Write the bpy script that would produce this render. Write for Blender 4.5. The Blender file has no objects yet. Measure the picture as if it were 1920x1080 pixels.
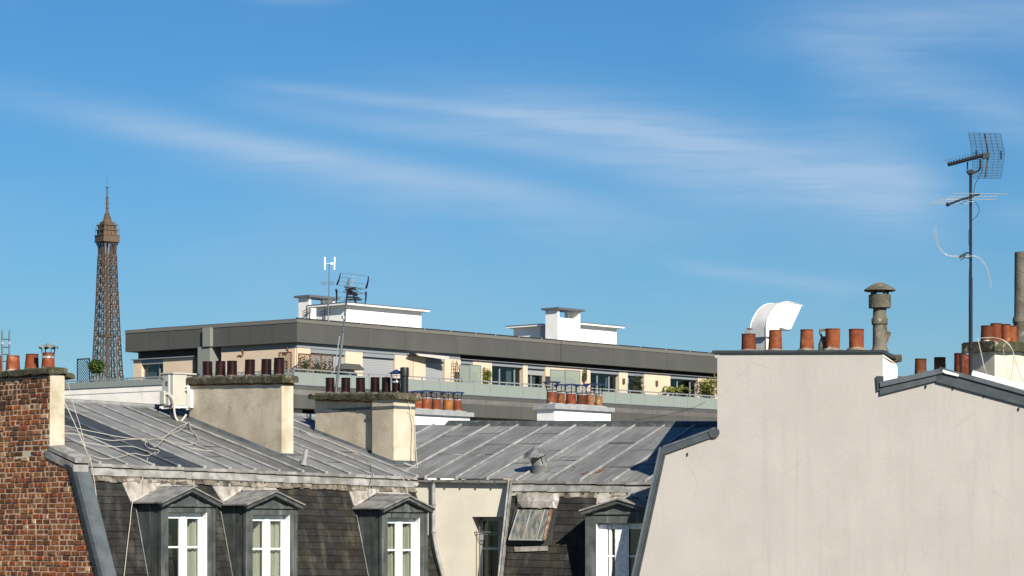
import bpy, bmesh, math, random
from mathutils import Vector, noise
random.seed(7)
C = bpy.context.scene.collection
R = math.radians
CZ = 28.0            # camera height above the ground (m)
F = 5000.0           # focal length in photo pixels (photo 1920 wide)
HOR = 1010.0         # photo row of the horizon

# ------------------------------------------------------------------ camera
cam_d = bpy.data.cameras.new('camera')
cam = bpy.data.objects.new('camera', cam_d); C.objects.link(cam)
cam.location = (0, 0, CZ); cam.rotation_euler = (R(90), 0, 0)
cam_d.sensor_width = 36; cam_d.lens = F/1920*36
cam_d.shift_y = (HOR-540)/1920
cam_d.clip_start = 0.5; cam_d.clip_end = 20000
bpy.context.scene.camera = cam

# ------------------------------------------------------------------ world, sun, exposure
SUN_AZ, SUN_EL = R(24), R(31)       # azimuth measured from behind the camera towards the right
sun_dir = Vector((math.sin(SUN_AZ)*math.cos(SUN_EL), -math.cos(SUN_AZ)*math.cos(SUN_EL), math.sin(SUN_EL)))
w = bpy.data.worlds.new('World'); bpy.context.scene.world = w; w.use_nodes = True
nt = w.node_tree; nt.nodes.clear()
def _n(tree, t, **k):
    n = tree.nodes.new(t)
    for a, b in k.items(): setattr(n, a, b)
    return n
def _in(tree, sock, v):
    if isinstance(v, (int, float)): sock.default_value = v
    elif isinstance(v, (tuple, list)): sock.default_value = v if len(v) != 3 or sock.type == 'VECTOR' else (*v, 1)
    else: tree.links.new(v, sock)
def M_(tree, op, a, b=0.0, c=0.0, clamp=False):
    n = _n(tree, 'ShaderNodeMath', operation=op, use_clamp=clamp)
    _in(tree, n.inputs[0], a); _in(tree, n.inputs[1], b); _in(tree, n.inputs[2], c)
    return n.outputs[0]
def MIX(tree, f, a, b, mode='MIX'):
    n = _n(tree, 'ShaderNodeMix', data_type='RGBA', blend_type=mode)
    _in(tree, n.inputs[0], f); _in(tree, n.inputs[6], a); _in(tree, n.inputs[7], b)
    return n.outputs[2]
def SM(tree, v, a, b):
    n = _n(tree, 'ShaderNodeMapRange', interpolation_type='SMOOTHSTEP')
    _in(tree, n.inputs[0], v); n.inputs[1].default_value = a; n.inputs[2].default_value = b
    return n.outputs[0]
sky = _n(nt, 'ShaderNodeTexSky', sky_type='NISHITA', sun_disc=False)
sky.sun_elevation = SUN_EL
sky.sun_rotation = math.atan2(sun_dir.x, sun_dir.y)
sky.altitude = 100; sky.air_density = 1.0; sky.dust_density = 0.3; sky.ozone_density = 3.0
hs = _n(nt, 'ShaderNodeHueSaturation'); hs.inputs['Saturation'].default_value = 1.22; hs.inputs['Value'].default_value = 1.0
nt.links.new(sky.outputs[0], hs.inputs['Color'])
tc = _n(nt, 'ShaderNodeTexCoord'); sp = _n(nt, 'ShaderNodeSeparateXYZ'); nt.links.new(tc.outputs['Generated'], sp.inputs[0])
yy = M_(nt, 'MAXIMUM', sp.outputs[1], 0.05)
PXs = M_(nt, 'MULTIPLY', M_(nt, 'DIVIDE', sp.outputs[0], yy), 5.0)      # thousandths of the tangent: -1..1 across the view
PYs = M_(nt, 'MULTIPLY', M_(nt, 'DIVIDE', sp.outputs[2], yy), 5.0)
SKYROT = None
def cloud_noise(sx, sy, seed, rot=-0.16, detail=5):
    cv = _n(nt, 'ShaderNodeCombineXYZ'); _in(nt, cv.inputs[0], PXs); _in(nt, cv.inputs[1], PYs); cv.inputs[2].default_value = seed
    mp = _n(nt, 'ShaderNodeMapping'); mp.inputs['Rotation'].default_value = (0, 0, -rot); mp.inputs['Scale'].default_value = (sx, sy, 1)
    nt.links.new(cv.outputs[0], mp.inputs[0])
    no = _n(nt, 'ShaderNodeTexNoise'); no.inputs['Detail'].default_value = detail; no.inputs['Scale'].default_value = 1
    no.inputs['Roughness'].default_value = .55; no.inputs['Distortion'].default_value = .3
    nt.links.new(mp.outputs[0], no.inputs[0]); return no.outputs[0]
nA_ = cloud_noise(1.6, 8, 1.3, rot=-0.2); nB_ = cloud_noise(3.4, 40, 7.7, rot=-0.18, detail=9); nC_ = cloud_noise(1.3, 3.0, 4.1)
def wisp(pts, wd, x0, x1, amp, up=1.0):
    """cirrus band: centre line through three (px,py) directions, gaussian across, fading at both ends"""
    (ax, ay), (bx, by), (cx, cy) = [((p[0]-960)/1000, (HOR-p[1])/1000) for p in pts]
    # quadratic through three points
    d1 = (by-ay)/(bx-ax); d2 = ((cy-by)/(cx-bx)-d1)/(cx-ax)
    t = M_(nt, 'SUBTRACT', PXs, ax); t2 = M_(nt, 'MULTIPLY', t, M_(nt, 'SUBTRACT', PXs, bx))
    ctr = M_(nt, 'ADD', M_(nt, 'MULTIPLY_ADD', t, d1, ay), M_(nt, 'MULTIPLY', t2, d2))
    wob = M_(nt, 'MULTIPLY', M_(nt, 'SUBTRACT', nC_, 0.5), 0.05)
    q = M_(nt, 'DIVIDE', M_(nt, 'ADD', M_(nt, 'SUBTRACT', PYs, ctr), wob), wd/1000)
    g = M_(nt, 'EXPONENT', M_(nt, 'MULTIPLY', M_(nt, 'MULTIPLY', q, q), -1.0))
    xl = SM(nt, PXs, (x0[0]-960)/1000, (x0[1]-960)/1000); xr = SM(nt, PXs, (x1[1]-960)/1000, (x1[0]-960)/1000)
    return M_(nt, 'MULTIPLY', M_(nt, 'MULTIPLY', g, xl), M_(nt, 'MULTIPLY', xr, amp))
W = [wisp([(400,150),(900,212),(1450,290)], 14, (380,620), (1150,1500), .30),
     wisp([(360,176),(760,240),(1300,330)], 22, (330,560), (1000,1500), .22),
     wisp([(500,165),(1000,235),(1700,350)], 60, (500,1100), (1650,1830), .52),
     wisp([(900,190),(1300,300),(1740,390)], 78, (850,1350), (1600,1860), .40),
     wisp([(60,212),(450,270),(1200,410)], 26, (20,330), (800,1320), .36),
     wisp([(150,230),(600,320),(1250,425)], 46, (100,500), (950,1400), .36),
     wisp([(1180,480),(1450,520),(1750,545)], 15, (1180,1330), (1450,1800), .30),
     wisp([(0,180),(200,215),(500,260)], 34, (-400,0), (150,500), .22),
     wisp([(1500,110),(1720,160),(2000,260)], 55, (1450,1650), (1850,2150), .36),
     wisp([(1350,60),(1750,40),(2000,20)], 60, (1300,1750), (2100,2500), .42),
     wisp([(1500,230),(1650,300),(1800,420)], 95, (1450,1640), (1700,1860), .20),
     wisp([(430,-6),(560,2),(700,10)], 9, (420,520), (560,700), .35),
     wisp([(1700,400),(1900,405),(2100,410)], 26, (1780,1930), (2100,2500), .25)]
acc = W[2]
for x in [W[3]]+W[5:]: acc = M_(nt, 'ADD', acc, x)
lines = M_(nt, 'ADD', M_(nt, 'ADD', W[0], W[1]), W[4])
tex = M_(nt, 'MULTIPLY_ADD', nA_, 0.75, M_(nt, 'MULTIPLY', SM(nt, nB_, .20, .80), 0.50), )
acc = M_(nt, 'ADD', M_(nt, 'MULTIPLY', acc, M_(nt, 'MULTIPLY', tex, 1.25)), M_(nt, 'MULTIPLY', lines, M_(nt, 'MULTIPLY_ADD', nB_, .9, .55)))
faint = M_(nt, 'MULTIPLY', SM(nt, nC_, 0.42, 0.8), 0.16)
acc = M_(nt, 'MINIMUM', M_(nt, 'ADD', M_(nt, 'MULTIPLY', acc, .98), faint), 0.75)
front = SM(nt, sp.outputs[1], 0.05, 0.4)
acc = M_(nt, 'MULTIPLY', acc, front)
tint = MIX(nt, 1.0, hs.outputs[0], (0.585, 0.945, 1.16), 'MULTIPLY')
low = MIX(nt, SM(nt, PYs, -.1, .95), (1.05, .84, .86), (1, 1, 1))
tint = MIX(nt, 1.0, tint, low, 'MULTIPLY')
skyc = MIX(nt, acc, tint, (5.4, 7.4, 9.9))
bg = _n(nt, 'ShaderNodeBackground'); bg.inputs[1].default_value = 0.050
nt.links.new(skyc, bg.inputs[0])
wo = _n(nt, 'ShaderNodeOutputWorld'); nt.links.new(bg.outputs[0], wo.inputs[0])
sl = bpy.data.lights.new('sun', 'SUN'); sl.energy = 4.9; sl.angle = R(0.5); sl.color = (1.0, 0.93, 0.82)
so = bpy.data.objects.new('sun', sl); C.objects.link(so); so.location = (0, 0, 80)
so.rotation_euler = (-sun_dir).to_track_quat('-Z', 'Y').to_euler()
vs = bpy.context.scene.view_settings
vs.view_transform = 'Standard'; vs.look = 'None'; vs.exposure = 0.65; vs.gamma = 1

# ------------------------------------------------------------------ materials
MATS = {}
NODIM = {'white_paint', 'window_white', 'soot', 'white_wall'}
def mat(name, c1, c2=None, scale=3.0, rough=.7, metal=0.0, stretch=(1, 1, 1), fine=None, streak=None, bump=0.0, bscale=30,
        attr=False, spots=None, streak2=False, rotz=None, contrast=(.35, .65), spec=.3, ao=None):
    """procedural material: large noise c1..c2, optional fine grain, vertical streaks, spots (all stains of the surface itself)"""
    if name in MATS: return MATS[name]
    if name not in NODIM:
        K = .76; c1 = tuple(x*K for x in c1); c2 = tuple(x*K for x in c2) if c2 else None
    m = bpy.data.materials.new(name); m.use_nodes = True; t = m.node_tree
    b = t.nodes['Principled BSDF']
    tcn = _n(t, 'ShaderNodeTexCoord')
    def noi(sc, st=(1, 1, 1), det=4, rg=.55, off=0):
        mp = _n(t, 'ShaderNodeMapping'); mp.inputs['Scale'].default_value = st; mp.inputs['Location'].default_value = (off, off*.7, off*1.3)
        if rotz is not None:
            m0 = _n(t, 'ShaderNodeMapping'); m0.inputs['Rotation'].default_value = (0, 0, rotz); t.links.new(tcn.outputs['Object'], m0.inputs[0]); t.links.new(m0.outputs[0], mp.inputs[0])
        else: t.links.new(tcn.outputs['Object'], mp.inputs[0])
        n = _n(t, 'ShaderNodeTexNoise'); n.inputs['Scale'].default_value = sc; n.inputs['Detail'].default_value = det
        n.inputs['Roughness'].default_value = rg; t.links.new(mp.outputs[0], n.inputs[0]); return n.outputs[0]
    col = (*c1, 1)
    if c2 is not None:
        col = MIX(t, SM(t, noi(scale, stretch), *contrast), c1, c2)
    if streak:    # (color, amount, xyscale, zscale)
        sc_, am, sx, sz = streak
        f = M_(t, 'MULTIPLY', SM(t, noi(1.0, (sx if not isinstance(sx, tuple) else sx[0], sx if not isinstance(sx, tuple) else sx[1], sz), 3, off=3), .5, .72), am)
        col = MIX(t, f, col, sc_)
    if streak2:   # long thin rain streaks and hairline crazing
        f = M_(t, 'MULTIPLY', SM(t, noi(1.0, (17, 17, .5), 2, off=13), .56, .72), SM(t, noi(.5, (1, 1, 1), 2, off=17), .42, .62))
        col = MIX(t, M_(t, 'MULTIPLY', f, .28), col, (.30, .285, .25))
        vo = _n(t, 'ShaderNodeTexVoronoi', feature='DISTANCE_TO_EDGE'); vo.inputs['Scale'].default_value = .62
        mpv = _n(t, 'ShaderNodeMapping'); t.links.new(tcn.outputs['Object'], mpv.inputs[0]); wv_ = _n(t, 'ShaderNodeMix', data_type='VECTOR'); wv_.inputs[0].default_value = .12
        nz = _n(t, 'ShaderNodeTexNoise'); nz.inputs['Scale'].default_value = 2.5; nz.inputs['Detail'].default_value = 5; t.links.new(tcn.outputs['Object'], nz.inputs[0])
        t.links.new(mpv.outputs[0], wv_.inputs[4]); t.links.new(nz.outputs['Color'], wv_.inputs[5]); t.links.new(wv_.outputs[1], vo.inputs['Vector'])
        ck = M_(t, 'MULTIPLY', M_(t, 'SUBTRACT', 1.0, SM(t, vo.outputs[0], .0, .012)), SM(t, noi(.8, (1, 1, 1), 2, off=21), .5, .62))
        col = MIX(t, M_(t, 'MULTIPLY', ck, .16), col, (.22, .2, .17))
    if spots:     # (color, amount, scale, lo, hi)
        sc_, am, ss, lo, hi = spots
        f = M_(t, 'MULTIPLY', SM(t, noi(ss, (1, 1, 1), 5, off=9), lo, hi), am)
        col = MIX(t, f, col, sc_)
    if fine:      # (scale, amount)
        f = noi(fine[0], (1, 1, 1), 3, .7, off=5)
        v = M_(t, 'MULTIPLY_ADD', M_(t, 'SUBTRACT', f, .5), fine[1]*2, 1.0)
        vc = _n(t, 'ShaderNodeCombineColor')
        for i in range(3): t.links.new(v, vc.inputs[i])
        col = MIX(t, 1.0, col, vc.outputs[0], 'MULTIPLY')
    if attr:
        a = _n(t, 'ShaderNodeAttribute', attribute_name='col')
        col = MIX(t, 1.0, col, a.outputs[0], 'MULTIPLY')
    if isinstance(col, tuple): b.inputs['Base Color'].default_value = col
    else: t.links.new(col, b.inputs['Base Color'])
    b.inputs['Roughness'].default_value = rough; b.inputs['Metallic'].default_value = metal
    b.inputs['Specular IOR Level'].default_value = spec
    if bump:
        bn = _n(t, 'ShaderNodeBump'); bn.inputs['Strength'].default_value = bump; bn.inputs['Distance'].default_value = .02
        t.links.new(noi(bscale, (1, 1, 1), 5, .65, off=2), bn.inputs['Height']); t.links.new(bn.outputs[0], b.inputs['Normal'])
    MATS[name] = m; return m
def glass(name, tint=(.9, .95, .93), transp=.8, rough=.03):
    m = bpy.data.materials.new(name); m.use_nodes = True; t = m.node_tree; t.nodes.clear()
    o = _n(t, 'ShaderNodeOutputMaterial'); tr = _n(t, 'ShaderNodeBsdfTransparent'); gl = _n(t, 'ShaderNodeBsdfGlossy')
    tr.inputs[0].default_value = (*tint, 1); gl.inputs['Roughness'].default_value = rough
    lw = _n(t, 'ShaderNodeLayerWeight'); lw.inputs[0].default_value = .5; fr_ = M_(t, 'MULTIPLY_ADD', M_(t, 'POWER', lw.outputs['Facing'], 4.0), .9, .035)
    mx = _n(t, 'ShaderNodeMixShader')
    f = M_(t, 'ADD', fr_, 1-transp, clamp=True)
    t.links.new(f, mx.inputs[0]); t.links.new(tr.outputs[0], mx.inputs[1]); t.links.new(gl.outputs[0], mx.inputs[2]); t.links.new(mx.outputs[0], o.inputs[0])
    MATS[name] = m; return m
def frosted(name, colr, transp):
    m = bpy.data.materials.new(name); m.use_nodes = True; t = m.node_tree; b = t.nodes['Principled BSDF']
    b.inputs['Base Color'].default_value = (*colr, 1); b.inputs['Roughness'].default_value = .6; b.inputs['Alpha'].default_value = 1-transp
    MATS[name] = m; return m

def zincmat(name, rz): return mat(name, (.245, .245, .235), (.185, .186, .18), 1.6, .62, 0, stretch=(.6, 2.2, 1), fine=(26, .16), streak=((.32, .315, .30), .55, (.7, 16), .7), spots=((.11, .11, .10), .35, 2.6, .58, .72), attr=True, bump=.18, bscale=5, rotz=rz)
ZINC = zincmat('zinc', math.pi/4); ZINCB = zincmat('zinc_sheet', math.radians(112))
ZROLL = mat('zinc_roll', (.42, .42, .41), (.28, .28, .275), 4, .55, 0, fine=(20, .12), attr=True)
ZOLD = mat('zinc_old', (.38, .37, .35), (.21, .205, .19), 5, .75, 0, fine=(22, .2), streak=((.20, .17, .13), .6, 7, 1.2), attr=True, bump=.2, bscale=8)
ZLEAD = mat('lead_apron', (.50, .475, .43), (.33, .30, .26), 5, .7, 0, fine=(20, .2), streak=((.17, .12, .08), .85, 11, 1.5), attr=True, bump=.35, bscale=9)
DZINC = mat('dark_zinc', (.058, .066, .064), (.10, .108, .102), 4, .55, .0, fine=(18, .2), streak=((.20, .21, .205), .4, 8, 1), attr=True, bump=.08)
COPING = mat('coping_zinc', (.095, .115, .125), (.13, .15, .16), 4, .5, .1, fine=(18, .15), attr=True)
SLATE = mat('slate', (.027, .027, .026), (.013, .013, .0135), 3.5, .85, 0, fine=(30, .5), streak=((.062, .060, .054), .6, 5.5, .55), spots=((.027, .024, .016), .6, 1.8, .5, .7), attr=True, bump=.4, bscale=25)
MORTARC = mat('crumbly_mortar', (.42, .39, .33), (.20, .18, .15), 6, .9, 0, fine=(30, .3), streak=((.13, .10, .06), .9, 13, 1.6), attr=True, bump=.6, bscale=14)
BRICK = mat('brick', (1.15, 1.1, 1.0), (.62, .56, .50), 9, .85, 0, fine=(60, .3), attr=True, bump=.5, bscale=40, spots=((.10, .07, .05), .6, 2.2, .5, .7))
MORTAR = mat('mortar', (.78, .54, .36), (.54, .37, .25), 5, .9, 0, fine=(40, .3), bump=.5, bscale=30)
STUCCO_C = mat('cream_stucco', (.72, .635, .485), (.54, .465, .34), 1.6, .9, 0, fine=(35, .14), streak=((.38, .32, .22), .5, 3, .7), spots=((.30, .24, .16), .6, 3.6, .54, .74), bump=.35, bscale=22)
STUCCO_W = mat('pale_render', (.535, .50, .456), (.49, .462, .42), 1.1, .92, 0, fine=(30, .06), streak=((.35, .33, .30), .5, 5.5, .5), spots=((.42, .375, .33), .4, 1.3, .55, .75), streak2=True, bump=.22, bscale=26, contrast=(.3, .7))
STUCCO_Y = mat('court_render', (.72, .67, .55), (.65, .60, .49), 1.5, .9, 0, fine=(30, .06), streak=((.52, .49, .42), .4, 4, .5), bump=.2)
WHITE = mat('white_paint', (.80, .79, .76), (.74, .73, .69), 2, .6, 0, fine=(20, .05))
WFRAME = mat('window_white', (.84, .84, .82), rough=.35)
WWALL = mat('white_wall', (.86, .80, .73), (.78, .72, .65), 1.0, .85, 0, fine=(12, .05), streak=((.58, .55, .5), .3, 2, .4))
CONC = mat('mossy_concrete', (.115, .10, .065), (.048, .050, .022), 5, .95, 0, fine=(30, .5), spots=((.33, .30, .22), .7, 9, .55, .7), bump=1.0, bscale=18)
FIBRE = mat('fibre_cement', (.20, .18, .14), (.105, .10, .07), 4, .95, 0, fine=(30, .35), spots=((.36, .33, .27), .7, 7, .57, .72), streak=((.07, .07, .045), .5, 9, 1.2), bump=.7, bscale=20)
TERRA = mat('terracotta', (.30, .080, .024), (.19, .048, .017), 6, .75, 0, fine=(35, .2), spots=((.50, .24, .13), .6, 5, .54, .72), attr=True, bump=.2)
MAROON = mat('maroon_glaze', (.032, .006, .004), (.016, .004, .003), 5, .3, 0, fine=(30, .15), attr=True)
SOOT = mat('soot', (.012, .012, .012), rough=.95)
BLACKM = mat('black_metal', (.022, .022, .025), rough=.45)
GREYM = mat('grey_metal', (.24, .25, .26), rough=.4, metal=.5)
SILVER = mat('bright_metal', (.72, .73, .74), rough=.3, metal=.6)
RUST = mat('rust', (.30, .10, .035), (.16, .07, .035), 14, .9, 0, fine=(40, .3))
CABLE = mat('white_cable', (.58, .54, .46), rough=.6)
BCABLE = mat('dark_cable', (.03, .06, .09), rough=.6)
BLUEM = mat('blue_cowl', (.018, .045, .15), (.03, .06, .18), 6, .35, .2)
FASC = mat('taupe_cladding', (.118, .116, .104), (.108, .106, .096), .6, .5, .1, fine=(3, .05), streak=((.13, .127, .115), .25, 1.0, .25))
FASCL = mat('taupe_coping', (.20, .19, .165), rough=.5, metal=.1)
CREAM = mat('peach_render', (.78, .62, .46), (.74, .58, .42), .7, .9, 0, fine=(6, .04))
LGREY = mat('pale_grey_panel', (.30, .325, .34), rough=.5, metal=.1)
SHUT = mat('roller_shutter', (.40, .41, .42), rough=.5)
PLINTH = mat('grey_green_render', (.26, .27, .24), rough=.8)
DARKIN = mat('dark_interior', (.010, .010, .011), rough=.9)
CURT = mat('curtain', (.60, .62, .54), (.42, .44, .37), 3, .9, stretch=(6, 6, .3), fine=(8, .1))
CURTW = mat('white_curtain', (.85, .85, .83), rough=.9)
IRON = mat('brown_iron', (.155, .105, .070), (.125, .085, .058), .05, .7)
BARK = mat('bark', (.11, .075, .05), rough=.9)
def leafmat(name, a, b): return mat(name, a, b, 1.5, .7, 0, attr=True)
LEAF = leafmat('leaf_green', (.075, .12, .02), (.04, .07, .015)); LEAFY = leafmat('leaf_yellow', (.22, .25, .035), (.12, .14, .03))
DLEAF = leafmat('dark_leaf', (.045, .06, .02), (.025, .035, .012))
CLAY = mat('planter_clay', (.30, .13, .06), rough=.8)
WOODB = mat('brown_wood', (.16, .09, .045), rough=.8)
BLIND = mat('patterned_blind', (1.0, 1.0, 1.0), (.72, .73, .74), 22, .9)
PANE = glass('window_glass', (.88, .89, .86), .95)
DPANE = glass('dark_glass', (.5, .55, .55), .97)
BAL = frosted('balustrade_glass', (.24, .275, .245), .10)
FROST = frosted('frosted_glass', (.25, .29, .24), .25)
GROUND = mat('asphalt', (.05, .05, .052), (.065, .063, .06), .3, .9, 0, fine=(8, .2))
TERR = mat('terrace_tiles', (.35, .33, .30), (.30, .28, .26), .8, .9)
ACP = mat('ac_plastic', (.60, .58, .50), (.54, .52, .45), 3, .5, 0)

# ------------------------------------------------------------------ geometry helpers
def V(*a): return Vector(a)
class MB:
    def __init__(s): s.v = []; s.f = []; s.c = []
    def face(s, pts, col=(1, 1, 1)):
        i = len(s.v); s.v += [Vector(p) for p in pts]; s.f.append(list(range(i, i+len(pts)))); s.c.append(col)
    def mesh(s, vs, fs, col=(1, 1, 1)):
        i = len(s.v); s.v += [Vector(p) for p in vs]
        for f in fs: s.f.append([i+k for k in f]); s.c.append(col)
    def box8(s, p, col=(1, 1, 1)):       # p: 4 bottom then 4 top, same winding
        s.mesh(p, [(0, 3, 2, 1), (4, 5, 6, 7), (0, 1, 5, 4), (1, 2, 6, 5), (2, 3, 7, 6), (3, 0, 4, 7)], col)
    def box(s, o, a, b, c, col=(1, 1, 1)):   # corner + three edge vectors
        o, a, b, c = map(Vector, (o, a, b, c)); s.box8([o, o+a, o+a+b, o+b, o+c, o+a+c, o+a+b+c, o+b+c], col)
    def prism(s, pts, ex, col=(1, 1, 1)):
        n = len(pts); pts = [Vector(p) for p in pts]; ex = Vector(ex)
        s.mesh(pts+[p+ex for p in pts], [list(range(n))[::-1], list(range(n, 2*n))]+[(k, (k+1) % n, n+(k+1) % n, n+k) for k in range(n)], col)
    def tube(s, pts, r, n=8, col=(1, 1, 1), r2=None, caps=True):
        pts = [Vector(p) for p in pts]; m = len(pts); rings = []
        up = None
        for i, p in enumerate(pts):
            d = (pts[min(i+1, m-1)]-pts[max(i-1, 0)]).normalized()
            if up is None: up = Vector((0, 0, 1)) if abs(d.z) < .9 else Vector((1, 0, 0))
            a = d.cross(up).normalized(); b = a.cross(d).normalized(); up = b
            rr = r if r2 is None else r+(r2-r)*i/max(1, m-1)
            rings.append([p+(a*math.cos(2*math.pi*k/n)+b*math.sin(2*math.pi*k/n))*rr for k in range(n)])
        vs_ = [q for g in rings for q in g]; fs = []
        for i in range(m-1):
            for k in range(n): fs.append((i*n+k, i*n+(k+1) % n, (i+1)*n+(k+1) % n, (i+1)*n+k))
        if caps: fs += [list(range(n))[::-1], [(m-1)*n+k for k in range(n)]]
        s.mesh(vs_, fs, col)
    def bar(s, a, b, w, col=(1, 1, 1)):
        s.tube([a, b], w*.7, 4, col)
    def lathe(s, c, prof, n=20, col=(1, 1, 1), tilt=None, wob=0):
        c = Vector(c); vs_ = []; fs = []
        for (r, z) in prof:
            for k in range(n):
                a = 2*math.pi*k/n; rr = r*(1+wob*math.sin(3*a+z*9)); p = Vector((rr*math.cos(a), rr*math.sin(a), z))
                if tilt: p.x += tilt[0]*z; p.y += tilt[1]*z
                vs_.append(c+p)
        for i in range(len(prof)-1):
            for k in range(n): fs.append((i*n+k, i*n+(k+1) % n, (i+1)*n+(k+1) % n, (i+1)*n+k))
        s.mesh(vs_, fs, col)
    def build(s, name, m, parent=None, smooth=False, bevel=0):
        if parent is not None:
            root = parent
            while root.parent: root = root.parent
            off = root.location.copy()
        else: off = Vector((0, 0, 0))
        me = bpy.data.meshes.new(name)
        me.from_pydata([tuple(p-off) for p in s.v], [], s.f)
        ca = me.color_attributes.new('col', 'FLOAT_COLOR', 'CORNER'); i = 0
        dat = []
        for f, c in zip(s.f, s.c): dat += [c[0], c[1], c[2], 1.0]*len(f)
        ca.data.foreach_set('color', dat)
        bm = bmesh.new(); bm.from_mesh(me); bmesh.ops.recalc_face_normals(bm, faces=bm.faces); bm.to_mesh(me); bm.free()
        if smooth:
            me.polygons.foreach_set('use_smooth', [True]*len(me.polygons))
            try: me.set_sharp_from_angle(angle=R(40))
            except Exception: pass
        me.materials.append(m); me.update()
        o = bpy.data.objects.new(name, me); C.objects.link(o); o.parent = parent
        if bevel:
            b = o.modifiers.new('bevel', 'BEVEL'); b.width = bevel; b.segments = 2; b.limit_method = 'ANGLE'
        return o
def root(name, label, cat, loc, group=None):
    o = bpy.data.objects.new(name, None); C.objects.link(o); o.location = loc
    o['label'] = label; o['category'] = cat
    if group: o['group'] = group
    return o
def tag(o, label, cat, group=None):
    o['label'] = label; o['category'] = cat
    if group: o['group'] = group
    return o
def solo(mb, name, m, label, cat, group=None, smooth=False):
    """a thing that is one mesh: origin moved to its base"""
    lo = Vector((sum(p.x for p in mb.v)/len(mb.v), sum(p.y for p in mb.v)/len(mb.v), min(p.z for p in mb.v)))
    mb.v = [p-lo for p in mb.v]; o = mb.build(name, m, None, smooth); o.location = lo
    return tag(o, label, cat, group)
def lab(o, t): o['label'] = t; return o
def zof(py, Y): return CZ+(HOR-py)/F*Y
def P(px, py, Y): return Vector(((px-960)/F*Y, Y, zof(py, Y)))
class Fr:
    """plan frame: t runs to the right along a facade, n out of it towards the viewer"""
    def __init__(s, ox, oy, deg):
        a = R(deg); s.ox, s.oy = ox, oy; s.t = Vector((math.cos(a), math.sin(a), 0)); s.n = Vector((math.sin(a), -math.cos(a), 0))
    def p(s, a, d, z): return Vector((s.ox+s.t.x*a+s.n.x*d, s.oy+s.t.y*a+s.n.y*d, z))
    def sof(s, px, d=0):
        u = (px-960)/F; return (u*(s.oy+s.n.y*d)-s.ox-s.n.x*d)/(s.t.x-u*s.t.y)
    def dof(s, px, a):
        u = (px-960)/F; return (u*(s.oy+s.t.y*a)-s.ox-s.t.x*a)/(s.n.x-u*s.n.y)
    def y(s, a, d): return s.oy+s.t.y*a+s.n.y*d
    def pt(s, px, py, d=0):
        a = s.sof(px, d); Y = s.y(a, d); return s.p(a, d, zof(py, Y))
    def box(s, mb, s0, s1, d0, d1, z0, z1, col=(1, 1, 1)):
        mb.box(s.p(s0, d0, z0), s.t*(s1-s0), s.n*(d1-d0), (0, 0, z1-z0), col)
    def sd(s, q): 
        r = Vector((q.x-s.ox, q.y-s.oy, 0)); return r.dot(s.t), r.dot(s.n)
class Pl:
    """plane through three points; hit(px,py) is the point on it seen at a photo pixel"""
    def __init__(s, a, b, c): s.o = a; s.n = (b-a).cross(c-a).normalized(); s.n = s.n if s.n.z > 0 else -s.n
    def hit(s, px, py):
        d = Vector(((px-960)/F, 1, (HOR-py)/F)); c = Vector((0, 0, CZ)); k = (s.o-c).dot(s.n)/d.dot(s.n); return c+d*k
    def z(s, x, y): return s.o.z-(s.n.x*(x-s.o.x)+s.n.y*(y-s.o.y))/s.n.z
rnd = random.random
def ru(a, b): return a+(b-a)*random.random()
def g3(v): return (v, v, v)

def pot(c, r0, r1, h, m, parent, col=(1, 1, 1), tilt=None, rim=True, n=20):
    mb = MB(); t = .018
    pr = [(r0*1.0, -.03), (r0, 0), (r0*.985+r1*.015, h*.1), (r1, h*.93)]
    pr += [(r1*1.03, h*.94), (r1*1.03, h)] if rim else [(r1, h)]
    pr += [(r1-t, h), (r1-t, h*.3), (0.001, h*.3)]
    if tilt is None: tilt = (ru(-.018, .018), ru(-.018, .018))
    k = next(i for i, q in enumerate(pr) if q[1] >= h*.9)
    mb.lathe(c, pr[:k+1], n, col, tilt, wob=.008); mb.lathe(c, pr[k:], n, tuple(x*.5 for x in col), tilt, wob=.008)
    mc = (1.2, 3.6, 8.0) if m is TERRA else (6, 24, 26)
    mb.lathe(c, [(r0+.035, -.02), (r0+.030, .006), (r0+.012, .022), (r0-.005, .034)], n, mc, tilt, wob=.10)
    return mb.build('chimney_pot', m, parent, smooth=True)
def rough_slab(mb, pts, zt, zb, jit=.012, seg=14, col=(1, 1, 1)):
    """irregular slab on a plan quad p0..p3 (p0-p1 long side); zt/zb functions or numbers per end"""
    p0, p1, p2, p3 = [Vector(p) for p in pts]
    rings = []
    for i in range(seg+1):
        f = i/seg; a = p0.lerp(p1, f); b = p3.lerp(p2, f)
        t = zt[0]+(zt[1]-zt[0])*f; bt = zb[0]+(zb[1]-zb[0])*f
        j = lambda k: ru(-jit, jit)
        dirn = (b-a).normalized()
        ring = [Vector((a.x, a.y, bt+j(0))), Vector((a.x, a.y, t-.03+j(0)))-dirn*ru(0, jit), Vector((a.x, a.y, 0))+dirn*.04+Vector((0, 0, t+j(0))),
                Vector((b.x, b.y, 0))-dirn*.04+Vector((0, 0, t+j(0))), Vector((b.x, b.y, t-.03+j(0)))+dirn*ru(0, jit), Vector((b.x, b.y, bt+j(0)))]
        rings += ring
    n = 6; fs = []
    for i in range(seg):
        for k in range(n): fs.append((i*n+k, i*n+(k+1) % n, (i+1)*n+(k+1) % n, (i+1)*n+k))
    fs += [tuple(range(n))[::-1], tuple(seg*n+k for k in range(n))]
    mb.mesh(rings, fs, col)
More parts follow.
